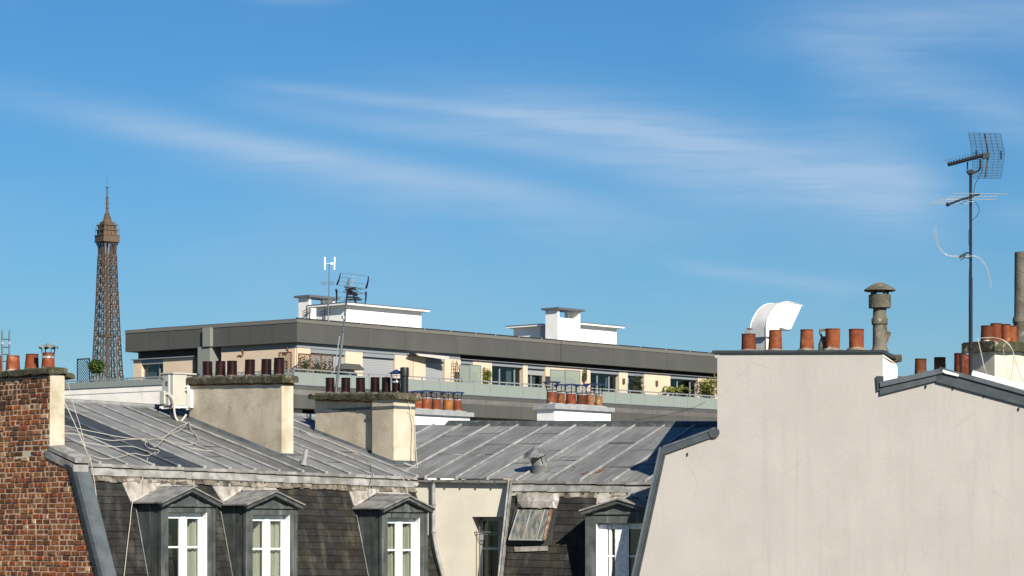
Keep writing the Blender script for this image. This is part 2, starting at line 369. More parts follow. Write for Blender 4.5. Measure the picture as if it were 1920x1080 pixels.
def catmull(pts, k=6):
    pts = [Vector(p) for p in pts]; out = []
    for i in range(len(pts)-1):
        p0 = pts[max(i-1, 0)]; p1 = pts[i]; p2 = pts[i+1]; p3 = pts[min(i+2, len(pts)-1)]
        for j in range(k):
            t = j/k; out.append(.5*((2*p1)+(p2-p0)*t+(2*p0-5*p1+4*p2-p3)*t*t+(3*p1-p0-3*p2+p3)*t**3))
    out.append(pts[-1]); return out

# ------------------------------------------------------------------ the setting: ground
mb = MB(); mb.face([(-4000, -400, 0), (4000, -400, 0), (4000, 9000, 0), (-4000, 9000, 0)])
g = mb.build('ground', GROUND); g['kind'] = 'structure'

# ================================================================== HOUSE A: mansard house on the left
A = Fr(-1.68, 50.1, 45)
eL = A.pt(189, 870, 0); eR = A.pt(738, 893, 0)
sr = A.sof(431, 0); dR = A.dof(142, sr); ridgeA = A.p(sr, dR, zof(758, A.y(sr, dR)))
RA = Pl(eL, eR, ridgeA)
def zA(s, d): q = A.p(s, d, 0); return RA.z(q.x, q.y)
def zeA(s): return zA(s, 0)
sLA = A.sof(133, .1)
DR_A = dR-.05
print('A: ridge d', dR, 'left s', sLA, 'ridge px check (575 -> 780):', end=' ')
q = A.p(A.sof(575, dR), dR, 0); q.z = RA.z(q.x, q.y); print(HOR-(q.z-CZ)/q.y*F)

def zinc_roof(name, fr, zf, ribs, d_eave, d_ridge, parent, dark, bays_end, seams=True, seed=1, tones=(.82, 1.1)):
    """standing roll zinc roof: every bay its own sheets, rolls between them"""
    rg = random.Random(seed); mb = MB(); rb = MB()
    for i in range(len(ribs)-1):
        a, b = ribs[i], ribs[i+1]
        tone = rg.uniform(*tones); tc_ = (tone, tone, tone*1.01)
        mid = (a+b)/2
        for (lo, hi, cc) in dark:
            if lo < mid < hi: tc_ = cc
        def dr(s): return d_ridge if not callable(d_ridge) else d_ridge(s)
        de0 = d_eave(mid) if callable(d_eave) else d_eave
        cuts = sorted([de0, dr(mid)]+[de0+(dr(mid)-de0)*rg.uniform(.12, .9) for _ in range(2)], reverse=True)
        for k in range(len(cuts)-1):
            d0, d1 = cuts[k], cuts[k+1]; tt = rg.uniform(.95, 1.05); c = tuple(x*tt for x in tc_)
            lift = .004*(k % 2)
            # sheet slightly dished, subdivided so that it is not dead flat
            N = 4
            for u in range(N):
                s0_, s1_ = a+(b-a)*u/N, a+(b-a)*(u+1)/N
                for v in range(3):
                    da, db = d0+(d1-d0)*v/3, d0+(d1-d0)*(v+1)/3
                    P4 = []
                    for (ss, dd) in ((s0_, da), (s1_, da), (s1_, db), (s0_, db)):
                        z = zf(ss, dd)+lift+.010*noise.noise(Vector((ss*2.1, dd*1.6, seed*3.1)))
                        P4.append(fr.p(ss, dd, z))
                    mb.face(P4, c)
            if k > 0:   # cross welt
                mb.box(fr.p(a, d0-.012, zf(a, d0)+.001), fr.t*(b-a), fr.n*.024, (0, 0, .009), tuple(x*.55 for x in tc_))
        # roll on the left of the bay
    for i, a in enumerate(ribs[:-1] if bays_end else ribs):
        dm = d_eave(a) if callable(d_eave) else d_eave
        d1 = (d_ridge(a) if callable(d_ridge) else d_ridge)+.04; n = 4
        js = [dm-.02]+sorted([dm+(d1-dm)*rg.uniform(.15, .9) for _ in range(2)], reverse=True)+[d1]
        for k in range(len(js)-1):
            tt = rg.uniform(.85, 1.08); p = []
            for q_ in range(n+1):
                dd = js[k]+(js[k+1]-js[k])*q_/n
                p.append(fr.p(a+.006*noise.noise(Vector((dd*1.3, a, 2))), dd, zf(a, dd)+.02+.006*noise.noise(Vector((dd, a*3, 5)))))
            inside = any(lo+.15 < a < hi-.15 and cc[0] < .5 for (lo, hi, cc) in dark)
            rb.tube(p, .025+.003*(k % 2), 8, (tt*.33, tt*.38, tt*.45) if inside else g3(tt))
        rb.lathe(fr.p(a, dm-.0, zf(a, dm)-.01), [(0.001, .065), (.036, .05), (.038, -.02)], 8, g3(.9))
    r_ = mb.build(name, ZINC if fr is A else ZINCB, parent, smooth=False)
    rb.build('standing_roll', ZROLL, r_, smooth=True)
    return r_

HA = root('mansard_house', 'old house with a grey zinc roof, dark slate mansard and three dormers in front', 'house', A.p(-3, 1, 0))
SPA = .56
s0 = A.sof(431, 0)
ribsA = [s0+SPA*k for k in range(-12, 13)]
ribsA = [r for r in ribsA if r > sLA+.32]
ribsA = [sLA+.30]+ribsA
roofA = zinc_roof('zinc_roof', A, zA, ribsA, -.0, DR_A, HA,
    [(A.sof(283, 0), A.sof(395, 0), (.23, .27, .33)), (A.sof(524, 0), A.sof(612, 0), (.60, .60, .58)), (A.sof(190, 0), A.sof(240, 0), (.85, .84, .82))], False, seed=3)
# ridge roll and rear slope
mb = MB(); mb.tube([A.p(sLA+.3, DR_A, zA(sLA, DR_A)+.03), A.p(3.5, DR_A, zA(3.5, DR_A)+.03)], .055, 8, g3(.8))
mb.build('ridge_roll', ZROLL, roofA, smooth=True)
mb = MB(); a, b = A.p(sLA, DR_A, zA(sLA, DR_A)-.02), A.p(3.5, DR_A, zA(3.5, DR_A)-.02)
mb.face([a, b, b-A.n*4-V(0, 0, 1.0), a-A.n*4-V(0, 0, 1.0)])
mb.build('rear_slope', ZINC, roofA)
# main walls down to the ground, closed box
def zsA(s): return zeA(s)-.30
BAT = .29
def dSA(s, z): return .06+BAT*(zsA(s)-z)
ZB = CZ-2.3
mb = MB(); A.box(mb, sLA+.02, 3.4, -9.5, .80, 0, ZB, g3(1)); mb.build('wall', STUCCO_Y, HA)
mb = MB()      # roof void behind the slates
pts = [A.p(sLA+.02, -9.0, ZB), A.p(sLA+.02, .60, ZB), A.p(sLA+.02, 0.0, zeA(sLA)-.32), A.p(sLA+.02, DR_A, zA(sLA, DR_A)-.36), A.p(sLA+.02, -9.0, zA(sLA, DR_A)-1.2)]
mb.prism(pts, A.t*(0.2-sLA), g3(1)); mb.build('attic_wall', STUCCO_Y, HA)

def slates(name, fr, sa, sb, ztop, zbot, dS, parent, pitch=.118, wd=.20, seed=5, clip=None, mossy=None):
    rg = random.Random(seed); mb = MB(); zt0 = ztop((sa+sb)/2); nrow = int((zt0-zbot)/pitch)+1
    for r in range(nrow):
        s = sa-rg.random()*wd
        while s < sb:
            wv = wd*rg.uniform(.82, 1.18); a, b = max(s, sa), min(s+wv-.004, sb); s += wv
            if b-a < .02: continue
            z1 = ztop((a+b)/2)-r*pitch+.02; z0 = z1-pitch*1.18; z0j = z0+rg.uniform(-.004, .004); tiltj = rg.uniform(-.003, .003)
            th = rg.uniform(.006, .012)
            base = rg.choice([.8, .9, 1.0, 1.1, 1.2, .7, 1.35]); 
            hue = rg.random(); warm = mossy((a+b)/2, z0) if mossy else .3
            c = (base*(1+.24*warm*hue), base*(1+.08*warm*hue), base*(1-.18*warm*hue))
            pa0, pb0 = fr.p(a, dS(a, z0)+.012+th, z0j+tiltj), fr.p(b, dS(b, z0)+.012+th+rg.uniform(-.003, .003), z0j-tiltj)
            pa1, pb1 = fr.p(a, dS(a, z1)+.004, z1), fr.p(b, dS(b, z1)+.004, z1)
            ia, ib = fr.p(a, dS(a, z0)-.002, z0j+tiltj), fr.p(b, dS(b, z0)-.002, z0j-tiltj)
            mb.mesh([pa0, pb0, pb1, pa1, ia, ib], [(0, 1, 2, 3), (0, 4, 5, 1), (0, 3, 4), (1, 5, 2)], c)
    # dark underlay
    mb.face([fr.p(sa, dS(sa, ztop(sa))-.006, ztop(sa)), fr.p(sb, dS(sb, ztop(sb))-.006, ztop(sb)), fr.p(sb, dS(sb, zbot)-.006, zbot), fr.p(sa, dS(sa, zbot)-.006, zbot)], g3(.3))
    return mb.build(name, SLATE, parent)
moss = lambda s, z: max(0, min(1, (s+4.5)/2.0))*1.0 + .25
slA = slates('slate_slope', A, sLA+.2, 0.02, zsA, ZB, dSA, HA, pitch=.119, wd=.20, seed=11, mossy=moss)

def eave_bands(fr, sa, sb, ze, parent, seed=2, dz=0, flaky=True):
    rg = random.Random(seed); m1 = MB(); m2 = MB(); m3 = MB()
    s = sa
    while s < sb:
        e = min(s+rg.uniform(.42, .62), sb); tt = rg.uniform(.8, 1.12)
        fr.box(m1, s, e-.004, -.03, .075+rg.uniform(0, .01), ze(s)-.055-dz, ze(s)-.002-dz, g3(tt))
        s = e
    s = sa
    while s < sb:
        e = min(s+rg.uniform(.5, .95), sb); tt = rg.uniform(.85, 1.15); o = rg.uniform(0, .008)
        z1, z0 = ze(s)-.060-dz, ze(s)-.20-dz
        m2.box8([fr.p(s, .0, z0), fr.p(e-.003, .0, z0), fr.p(e-.003, .0, z1), fr.p(s, .0, z1),
                 fr.p(s, .075+o, z0), fr.p(e-.003, .075+o, z0), fr.p(e-.003, .035+o, z1), fr.p(s, .035+o, z1)], g3(tt))
        s = e
    for k in range(int((sb-sa)/.28)):      # clips
        s = sa+k*.28+rg.uniform(0, .1)
        if s < sb: fr.box(m2, s, s+.02, .07, .095, ze(s)-.22-dz, ze(s)-.19-dz, g3(.35))
    s = sa
    while s < sb:
        e = min(s+rg.uniform(.05, .22), sb); lo = rg.uniform(.285, .31); t_ = rg.choice([.3, .45, .6, .75, .95])
        z1, z0 = ze(s)-.19-dz, ze(s)-lo-dz
        m3.box8([fr.p(s, .0, z0), fr.p(e, .0, z0+rg.uniform(-.02, .02)), fr.p(e, .0, z1), fr.p(s, .0, z1),
                 fr.p(s, .095+rg.uniform(-.01, .02), z0), fr.p(e, .095+rg.uniform(-.01, .02), z0+rg.uniform(-.02, .02)), fr.p(e, .05, z1), fr.p(s, .05, z1)], (t_, t_*.97, t_*.92))
        s = e
    a = m1.build('eave_nosing', ZOLD, parent); b = m2.build('eave_apron', ZOLD, parent); c = m3.build('mortar_fillet', MORTARC, parent)
eave_bands(A, sLA+.25, .06, zeA, HA)

def slatepl(fr, ztop, dS, off=.03):
    """photo pixel -> point just off the slate slope"""
    s1_, s2_ = -3.0, -1.0
    a = fr.p(s1_, dS(s1_, ztop(s1_))+off, ztop(s1_)); b = fr.p(s2_, dS(s2_, ztop(s2_))+off, ztop(s2_)); c = fr.p(s1_, dS(s1_, ztop(s1_)-1)+off, ztop(s1_)-1)
    p = Pl(a, b, c); return p
SPLA = slatepl(A, zsA, dSA)
def plate(mb, pl, pix, th=.02, col=(1, 1, 1)):
    pts = [pl.hit(*p) for p in pix]; mb.prism(pts, -pl.n*th, col)

def dormer(fr, px0, px1, open0, open1, y_open, y_apex, y_eave, dF, zb, ztop, dS, parent, apron, pl, label, right_jamb=True, interior='curtain', tone=1.0, cur=None, zbw=-1.2, rec=.13, jamb=0):
    """one dormer: cheeks, posts, pediment, zinc roof, white casement window with panes and curtains"""
    s0, s1 = fr.sof(px0, dF), fr.sof(px1, dF); sm = (s0+s1)/2; Ym = fr.y(sm, dF)
    o0, o1 = fr.sof(open0, dF), fr.sof(open1, dF)
    zo = zof(y_open, Ym); df2 = dF+.15
    Ya = fr.y(sm, df2); zap = zof(y_apex, Ya); zev = zof(y_eave, Ya)
    zt = zev-.035                        # top of posts
    body = MB(); D = g3(tone)
    # cheeks (triangular: from slate to front)
    for (sc, sg) in ((s0, 1), (s1, -1)):
        n = 4; pts = []
        zs_ = [zb+(zt-zb)*k/n for k in range(n+1)]
        pl_ = [fr.p(sc, dF-.02, z) for z in zs_]+[fr.p(sc, dS(sc, z)-.05, z) for z in reversed(zs_)]
        body.prism(pl_, fr.t*(.035*sg), D)
        for zc in (zo-.05,):
            body.box(fr.p(sc-(.006 if sg > 0 else -.001), dF-.26, zb), fr.t*.006*sg, fr.n*.012, (0, 0, zt-zb), g3(.55*tone))
        # seam lead along slate
        pts = [fr.p(sc-.02*sg, dS(sc, z)+.03, z) for z in zs_]
        body.tube(pts, .012, 6, g3(1.9*tone))
    # posts and header
    fr.box(body, s0, o0, dF-.10, dF, zb, zt, D); fr.box(body, o1, s1, dF-.10, dF, zb, zt, D)
    fr.box(body, s0-.012, s0+.05, dF-.06, dF+.018, zb, zt-.01, D); fr.box(body, s1-.05, s1+.012, dF-.06, dF+.018, zb, zt-.01, D)
    fr.box(body, o0, o1, dF-.10, dF-.002, zo, zt, D)
    fr.box(body, s0-.03, s1+.03, dF-.08, dF+.035, zt-.045, zt, g3(tone*1.1))
    # tympanum
    zin = zap-.085
    body.prism([fr.p(s0+.03, dF-.08, zt), fr.p(s1-.03, dF-.08, zt), fr.p(sm, dF-.08, zin)], fr.n*.085, g3(tone*.95))
    for sg in (-1, 1):    # raking mouldings
        e = sm+sg*(sm-s0+.01)
        a0 = fr.p(sm, dF, zin+.03); a1 = fr.p(e, dF, zt-.005)
        body.box8([a1+V(0, 0, -.05), a0+V(0, 0, -.05), a0+V(0, 0, 0), a1+V(0, 0, 0), a1+V(0, 0, -.05)+fr.n*.05, a0+V(0, 0, -.05)+fr.n*.05, a0+fr.n*.09, a1+fr.n*.09], g3(tone*1.25))
    dm = body.build('dormer', DZINC, parent, bevel=.006); lab(dm, label)
    # roof
    rf = MB(); ov = .085
    for sg in (-1, 1):
        e = sm+sg*(sm-s0+ov); db = -.05
        a = fr.p(sm, df2, zap); b = fr.p(e, df2, zev); c = fr.p(e, db+.0, zev); d = fr.p(sm, db, zap)
        dn = V(0, 0, -.026)
        rf.box8([b+dn, a+dn, d+dn, c+dn, b, a, d, c], g3(.9))
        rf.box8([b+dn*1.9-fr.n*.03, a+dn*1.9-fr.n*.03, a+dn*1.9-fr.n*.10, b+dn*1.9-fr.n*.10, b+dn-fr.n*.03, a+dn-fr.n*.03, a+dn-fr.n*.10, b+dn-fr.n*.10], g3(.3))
    rf.tube([fr.p(sm, df2+.005, zap+.006), fr.p(sm, .1, zap+.006)], .014, 6, g3(1.1))
    r2 = rf.build('dormer_roof', ZOLD, dm)
    so = MB()
    for sg in (-1, 1):   # boxed soffit under the rake
        e = sm+sg*(sm-s0+ov-.03)
        a = fr.p(sm, df2-.035, zap-.035); b = fr.p(e, df2-.035, zev-.035)
        k = V(0, 0, -.055)
        so.box8([b+k, a+k, a+k-fr.n*.11, b+k-fr.n*.11, b, a, a-fr.n*.11, b-fr.n*.11], g3(tone))
    so.build('rake_board', DZINC, dm)
    fl = MB(); plate(fl, pl, apron); 
    for k in range(1, 3):      # folded joints in the lead
        a = pl.hit(*apron[0]).lerp(pl.hit(*apron[1]), k/3); b = pl.hit(*apron[-1]).lerp(pl.hit(*apron[-2]), k/3); fl.tube([a, b], .008, 5, g3(.7))
    a, b = pl.hit(*apron[-1]), pl.hit(*apron[-2]); fl.tube([a, b], .03, 6, g3(1.2))
    fl.build('lead_apron', ZLEAD, dm)
    # window
    zw = CZ+zbw; di = dF-rec
    wf = MB(); u = .035
    for (a, b, c_, d_) in ((o0, o1, zo-.06, zo), (o0, o0+.05, zw, zo), (o1-.05, o1, zw, zo), (o0, o1, zw, zw+.06)):
        fr.box(wf, a, b, di-.05, di, c_, d_)
    if jamb: fr.box(wf, o0, o0+jamb, di-.05, di+.03, zw, zo-.02); fr.box(wf, o0+jamb+.03, o0+jamb+.07, di-.05, di+.02, zw, zo-.04)
    mid = (o0+o1)/2+.0
    fr.box(wf, mid-.055, mid+.055, di-.04, di+.015, zw, zo-.05)
    for (a, b) in ((o0+.05, mid-.05), (mid+.05, o1-.05)):
        fr.box(wf, a, b, di-.035, di+.006, zo-.10, zo-.06)
        fr.box(wf, a, a+.03, di-.035, di+.006, zw+.06, zo-.06); fr.box(wf, b-.03, b, di-.035, di+.006, zw+.06, zo-.06)
        for zz in (zo-.60, zo-1.15): fr.box(wf, a, b, di-.03, di+.002, zz, zz+.03)
    # white reveals
    fr.box(wf, o1-.012, o1+.0, di, dF+.004, zw, zo); fr.box(wf, o0-.0, o0+.012, di, dF-.02, zw, zo); fr.box(wf, o0-.02, o1+.02, di-.02, dF+.05, zw-.04, zw-.0)
    f_ = wf.build('window_frame', WFRAME, dm, bevel=.004)
    gp = MB(); fr.box(gp, o0+.05, o1-.05, di-.025, di-.020, zw+.05, zo-.08); gp.build('pane', PANE, dm)
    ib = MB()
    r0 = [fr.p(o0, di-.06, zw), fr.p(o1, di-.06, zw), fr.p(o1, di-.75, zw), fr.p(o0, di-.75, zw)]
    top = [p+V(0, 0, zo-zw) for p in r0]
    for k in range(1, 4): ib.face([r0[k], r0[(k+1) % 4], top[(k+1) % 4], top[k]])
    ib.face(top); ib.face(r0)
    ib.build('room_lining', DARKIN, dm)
    if cur:
        cm = MB()
        for (a, b, zt_) in cur:    # fractions of the opening
            aa, bb = o0+(o1-o0)*a, o0+(o1-o0)*b; N = 14; row = []
            for k in range(N+1):
                ss = aa+(bb-aa)*k/N; dd = di-.10+.025*math.sin(k*1.9)+.01*math.sin(k*.7)
                row.append((ss, dd))
            for k in range(N):
                (x0_, y0_), (x1_, y1_) = row[k], row[k+1]
                cm.mesh([fr.p(x0_, y0_, zw+.02), fr.p(x1_, y1_, zw+.02), fr.p(x1_, y1_, zo-.07-zt_*(1-k/N)*.3), fr.p(x0_, y0_, zo-.07-zt_*(1-k/N)*.3)], [(0, 1, 2, 3)])
        cm.build('curtain', CURT, dm, smooth=True)
    return dm
# (three dormers of house A)
dormer(A, 302, 402, 316, 388, 961, 912, 941, .88, ZB, zsA, dSA, HA, [(226, 898), (352, 900), (372, 912), (306, 914), (246, 942)], SPLA,
       'leftmost dark zinc dormer, nearest the brick wall, with a white window', cur=[(.52, .93, 1.0)], tone=.95)
dormer(A, 461, 556, 474, 543, 966, 920, 945, .88, ZB, zsA, dSA, HA, [(395, 906), (509, 908), (521, 919), (450, 919), (417, 941)], SPLA,
       'middle dark zinc dormer beside the leftmost one, below the big cream chimney', cur=[(.05, .40, 1.5), (.52, .95, .4)], tone=1.0)
dormer(A, 716, 800, 727, 787, 971, 928, 952, .88, ZB, zsA, dSA, HA, [(652, 914), (754, 919), (770, 927), (701, 925), (664, 949)], SPLA,
       'rightmost dark zinc dormer of the slate mansard, next to the downpipe', cur=[(.04, .46, .2), (.52, .95, .2)], tone=1.05)

dC = A.dof(93, sLA)
z_v0 = zof(848, A.y(sLA, dC)); dE = A.dof(134, sLA); z_e = zof(877, A.y(sLA, dE))
dG = A.dof(185, sLA); z_g = zof(1080, A.y(sLA, dG))
def dmax(z):
    if z > z_v0: return dC
    if z > z_e: return dC+(dE-dC)*(z_v0-z)/(z_v0-z_e)
    return dE+(dG-dE)*(z_e-z)/(z_e-z_g)
# verge boards at the brick wall
vb = MB()
for (p, q_, wd_, t_) in (((84, 846), (138, 873), .10, 1.0), ((90, 838), (141, 862), .05, 1.0)):
    a = A.p(sLA-.02, A.dof(p[0], sLA-.02), 0); a.z = zof(p[1], a.y); b = A.p(sLA-.02, A.dof(q_[0], sLA-.02), 0); b.z = zof(q_[1], b.y)
    vb.box8([a+V(0, 0, -wd_), b+V(0, 0, -wd_), b+V(0, 0, -wd_)+A.t*.3, a+V(0, 0, -wd_)+A.t*.3, a+V(0, 0, .02), b+V(0, 0, .02), b+V(0, 0, .05)+A.t*.3, a+V(0, 0, .05)+A.t*.3], g3(t_))
vb.build('verge_board', ZOLD, HA)
ef = MB()
def dz_edge(z): return dSA(sLA, z)
def dz_edge(z): return max(dSA(sLA, z), dmax(z)+.02)
zlv = [ZB-.1, CZ-1.5, CZ-.6, CZ+.1, CZ+.6, CZ+.9, z_e, z_e+.09, zeA(sLA)-.03]
zlv = sorted(z for z in zlv if z <= zeA(sLA)-.02)
for (dd, w_, t_) in ((.03, .07, .38), (.10, .05, .9), (.15, .20, 1.0)):
    a0, a1 = sLA-.03+dd-.03, sLA+dd-.03+w_
    for z0, z1 in zip(zlv, zlv[1:]):
        o_ = .025+dd*.1
        ef.box8([A.p(a0, dz_edge(z0)-.07, z0), A.p(a1, dz_edge(z0)-.07, z0), A.p(a1, dz_edge(z0)+o_, z0), A.p(a0, dz_edge(z0)+o_, z0),
             A.p(a0, dz_edge(z1)-.07, z1), A.p(a1, dz_edge(z1)-.07, z1), A.p(a1, dz_edge(z1)+o_, z1), A.p(a0, dz_edge(z1)+o_, z1)], g3(t_))
ef.build('edge_flashing', COPING, HA)


# ---- chimneys of house A
def chimney(fr, s0, s1, d0, d1, ztn, ztf, zbase, parent, label, m=STUCCO_C, name='chimney'):
    """stack with plan s0..s1, d0 (far)..d1 (near); top heights near / far; bottom follows the roof"""
    mb = MB()
    N = 10
    def ring(k):
        d = d0+(d1-d0)*k/N; zt = ztf+(ztn-ztf)*k/N; zb_ = zbase(d)-.25
        return d, zb_, zt
    vs_ = []; fs = []
    for k in range(N+1):
        d, zb_, zt = ring(k)
        vs_ += [fr.p(s0, d, zb_), fr.p(s1, d, zb_), fr.p(s1, d, zt), fr.p(s0, d, zt)]
    for k in range(N):
        a = 4*k
        for j in range(4): fs.append((a+j, a+(j+1) % 4, a+4+(j+1) % 4, a+4+j))
    fs += [(0, 1, 2, 3), (4*N+3, 4*N+2, 4*N+1, 4*N)]
    mb.mesh(vs_, fs)
    o = mb.build(name, m, parent); lab(o, label); return o
def skirt(fr, s0, s1, d0, d1, zf, parent, h=.06):
    mb = MB(); e = .012; N = 8; rg = random.Random(4)
    for k in range(N):
        da, db = d0+(d1-d0)*k/N, d0+(d1-d0)*(k+1)/N; t_ = rg.uniform(.75, 1.1)
        mb.box8([fr.p(s0-e-.05, da, zf(s0, da)-.0), fr.p(s0-e-.05, db, zf(s0, db)-.0), fr.p(s0, db, zf(s0, db)-.02), fr.p(s0, da, zf(s0, da)-.02),
                 fr.p(s0-e, da, zf(s0, da)+h), fr.p(s0-e, db, zf(s0, db)+h), fr.p(s0+.01, db, zf(s0, db)+h), fr.p(s0+.01, da, zf(s0, da)+h)], g3(t_))
    mb.box(fr.p(s0-e, d1-.005, zf(s0, d1)-.08), fr.t*(s1-s0+e), fr.n*(e+.02), (0, 0, h+.09), g3(.9))
    return mb.build('flashing', COPING, parent)
q = RA.hit(528, 857); s1c, d1c = A.sd(q); d0c = A.dof(355, s1c); s1e = A.sof(550, d1c)
ztn = zof(716, A.y(s1c, d1c)); ztf = zof(719, A.y(s1c, d0c))
ch1 = chimney(A, s1c, s1e, d0c, d1c, ztn, ztf, lambda d: zA(s1c, d), HA, 'large cream stuccoed chimney with six maroon pots on a mossy slab')
skirt(A, s1c, s1e, d0c, d1c, zA, ch1)
cp = MB(); rough_slab(cp, [A.p(s1c-.06, d0c-.12, 0), A.p(s1c-.06, d1c+.09, 0), A.p(s1e+.05, d1c+.09, 0), A.p(s1e+.05, d0c-.12, 0)], (ztf+.125, ztn+.125), (ztf-.005, ztn-.01), .010, 22)
cp.build('chimney_cap', CONC, ch1)
cp = MB(); rough_slab(cp, [A.p(s1c-.012, d0c-.01, 0), A.p(s1c-.012, d1c+.015, 0), A.p(s1e+.01, d1c+.015, 0), A.p(s1e+.01, d0c-.01, 0)], (ztf, ztn), (ztf-.045, ztn-.045), .008, 24, g3(1))
cp.build('cap_moulding', RUST, ch1)
smid = (s1c+s1e)/2
for (px, dy, h) in ((389, 0, .30), (413, 0, .30), (435, 0, .30), (468, -1, .315), (499, -1, .315), (523, -2, .33)):
    d = A.dof(px, smid); f = (d-d0c)/(d1c-d0c); zz = ztf+(ztn-ztf)*f+.12
    pot(A.p(smid, d, zz), .098, .094, h, MAROON, ch1, g3(ru(.75, 1.1)), tilt=(ru(-.03, .03), 0))
# chimney 2: thin stack and thicker block at its near end
q = RA.hit(738, 870); sB, dB = A.sd(q); dBf = A.dof(698, sB); sBe = A.sof(778, dB)
zt2n = zof(748, A.y(sB, dB)); sT = sB+.13; d0t = A.dof(591, sT); zt2f = zof(747, A.y(sT, d0t))
ch2 = chimney(A, sT, sBe-.02, d0t, dBf+.02, zt2n+(zt2f-zt2n)*.2, zt2f, lambda d: zA(sT, d), HA, 'stepped cream chimney beside the inner courtyard roof, with strap and mixed pots')
mbk = MB(); mbk.box8([A.p(sB, dBf, zA(sB, dBf)-.2), A.p(sBe, dBf, zA(sBe, dBf)-.2), A.p(sBe, dB, zA(sBe, dB)-.2), A.p(sB, dB, zA(sB, dB)-.2),
              A.p(sB, dBf, zt2n), A.p(sBe, dBf, zt2n), A.p(sBe, dB, zt2n), A.p(sB, dB, zt2n)]); mbk.build('stack_block', STUCCO_C, ch2)
skirt(A, sB, sBe, dBf, dB, zA, ch2); skirt(A, sT, sT+.1, d0t, dBf, zA, ch2, .05)
cp = MB(); rough_slab(cp, [A.p(sT-.10, d0t-.10, 0), A.p(sB-.05, dB+.10, 0), A.p(sBe+.06, dB+.10, 0), A.p(sBe+.05, d0t-.10, 0)], (zt2f+.10, zt2n+.12), (zt2f-.01, zt2n-.01), .012, 24)
cp.build('chimney_cap', CONC, ch2)
cp = MB(); rough_slab(cp, [A.p(sT-.012, d0t, 0), A.p(sT-.012, dBf, 0), A.p(sBe, dBf, 0), A.p(sBe, d0t, 0)], (zt2f, zt2n), (zt2f-.05, zt2n-.045), .012, 24)
cp.build('cap_moulding', RUST, ch2)
print('ch2', sB, dB, dBf, d0t, sBe, 'sun.t', sun_dir.dot(A.t), sun_dir.dot(A.n))
st = MB(); zz = zof(765, A.y(sB, dB))
A.box(st, sT-.012, sT, d0t-.01, dBf-.0, zz, zz+.05); A.box(st, sB-.012, sB, dBf-.02, dB+.012, zz-.005, zz+.045); A.box(st, sB-.012, sBe+.01, dB, dB+.012, zz-.005, zz+.045)
st.build('iron_strap', BLUEM if False else COPING, ch2)
sm2 = (sT+sBe)/2
for (px, h, r, m_) in ((619, .31, .092, MAROON), (648, .31, .092, MAROON), (676, .31, .092, MAROON), (703, .32, .092, MAROON), (724, .32, .09, MAROON), (743, .30, .085, MAROON)):
    d = A.dof(px, sm2); f = (d-d0t)/(dB-d0t)
    pc = A.p(sm2, d, zt2f+(zt2n-zt2f)*f+.105); pot(pc, r, r*.96, h, m_, ch2, g3(ru(.6, 1.0)), n=18)
    if px == 743: cowl_at = pc+V(0, 0, h)
d = A.dof(757, sm2-.02); pc = A.p(sm2-.0, d, zt2n+.1)
mb = MB(); mb.lathe(pc, [(.075, -.05), (.075, .34), (.085, .35), (.085, .50), (.078, .52), (.001, .52)], 16); mb.build('flue_pipe', BLACKM, ch2, smooth=True)
def cowl(parent, c, r, h, m, col=(1, 1, 1), n=12, wav=0, legs=3, r_leg=.08, band=False, drop=.16, legm=None, peak=.08):
    """sheet-metal rain hat on bent legs"""
    mb = MB(); c = Vector(c); vs_ = [c+V(0, 0, h+peak)]; 
    for k in range(n):
        a = 2*math.pi*k/n; rr = r*(1+wav*(-1)**k*.04); vs_.append(c+V(rr*math.cos(a), rr*math.sin(a), h+wav*.012*(-1)**k))
    vs_.append(c+V(0, 0, h+peak-.008))
    for k in range(n):
        a = 2*math.pi*k/n; rr = r*.99; vs_.append(c+V(rr*math.cos(a), rr*math.sin(a), h-.008+wav*.012*(-1)**k))
    fs = [(0, 1+k, 1+(k+1) % n) for k in range(n)]+[(n+1, n+2+(k+1) % n, n+2+k) for k in range(n)]+[(1+k, n+2+k, n+2+(k+1) % n, 1+(k+1) % n) for k in range(n)]
    mb.mesh(vs_, fs, col)
    o = mb.build('rain_cowl', m, parent)
    for k in range(legs):
        lg = MB(); a = 2*math.pi*k/legs+.6; lg.tube([c+V(r*.75*math.cos(a), r*.75*math.sin(a), h), c+V(r_leg*1.05*math.cos(a), r_leg*1.05*math.sin(a), 0), c+V(r_leg*1.05*math.cos(a), r_leg*1.05*math.sin(a), -drop)], .010, 5, (1, 1, 1))
        lg.build('cowl_leg', legm or GREYM, parent, smooth=True)
    if band:
        lg = MB(); lg.lathe(c+V(0, 0, -drop+.02), [(r_leg*1.03, -.018), (r_leg*1.06, -.015), (r_leg*1.06, .015), (r_leg*1.03, .018)], 16); lg.build('cowl_band', SILVER, parent, smooth=True)
cowl(ch2, cowl_at, .15, .10, BLUEM, r_leg=.085, band=True, drop=.09, legm=SILVER)

# small slanted vent on roof A
q = RA.hit(569, 873); mb = MB(); top = P(575, 843, q.y+.05); mb.tube([q, q.lerp(top, .3)], .075, 12, r2=.05); mb.tube([q.lerp(top, .28), top], .045, 12)
o = mb.build('vent_pipe', ZROLL, HA, smooth=True); lab(o, 'short pale vent pipe leaning on the zinc roof')

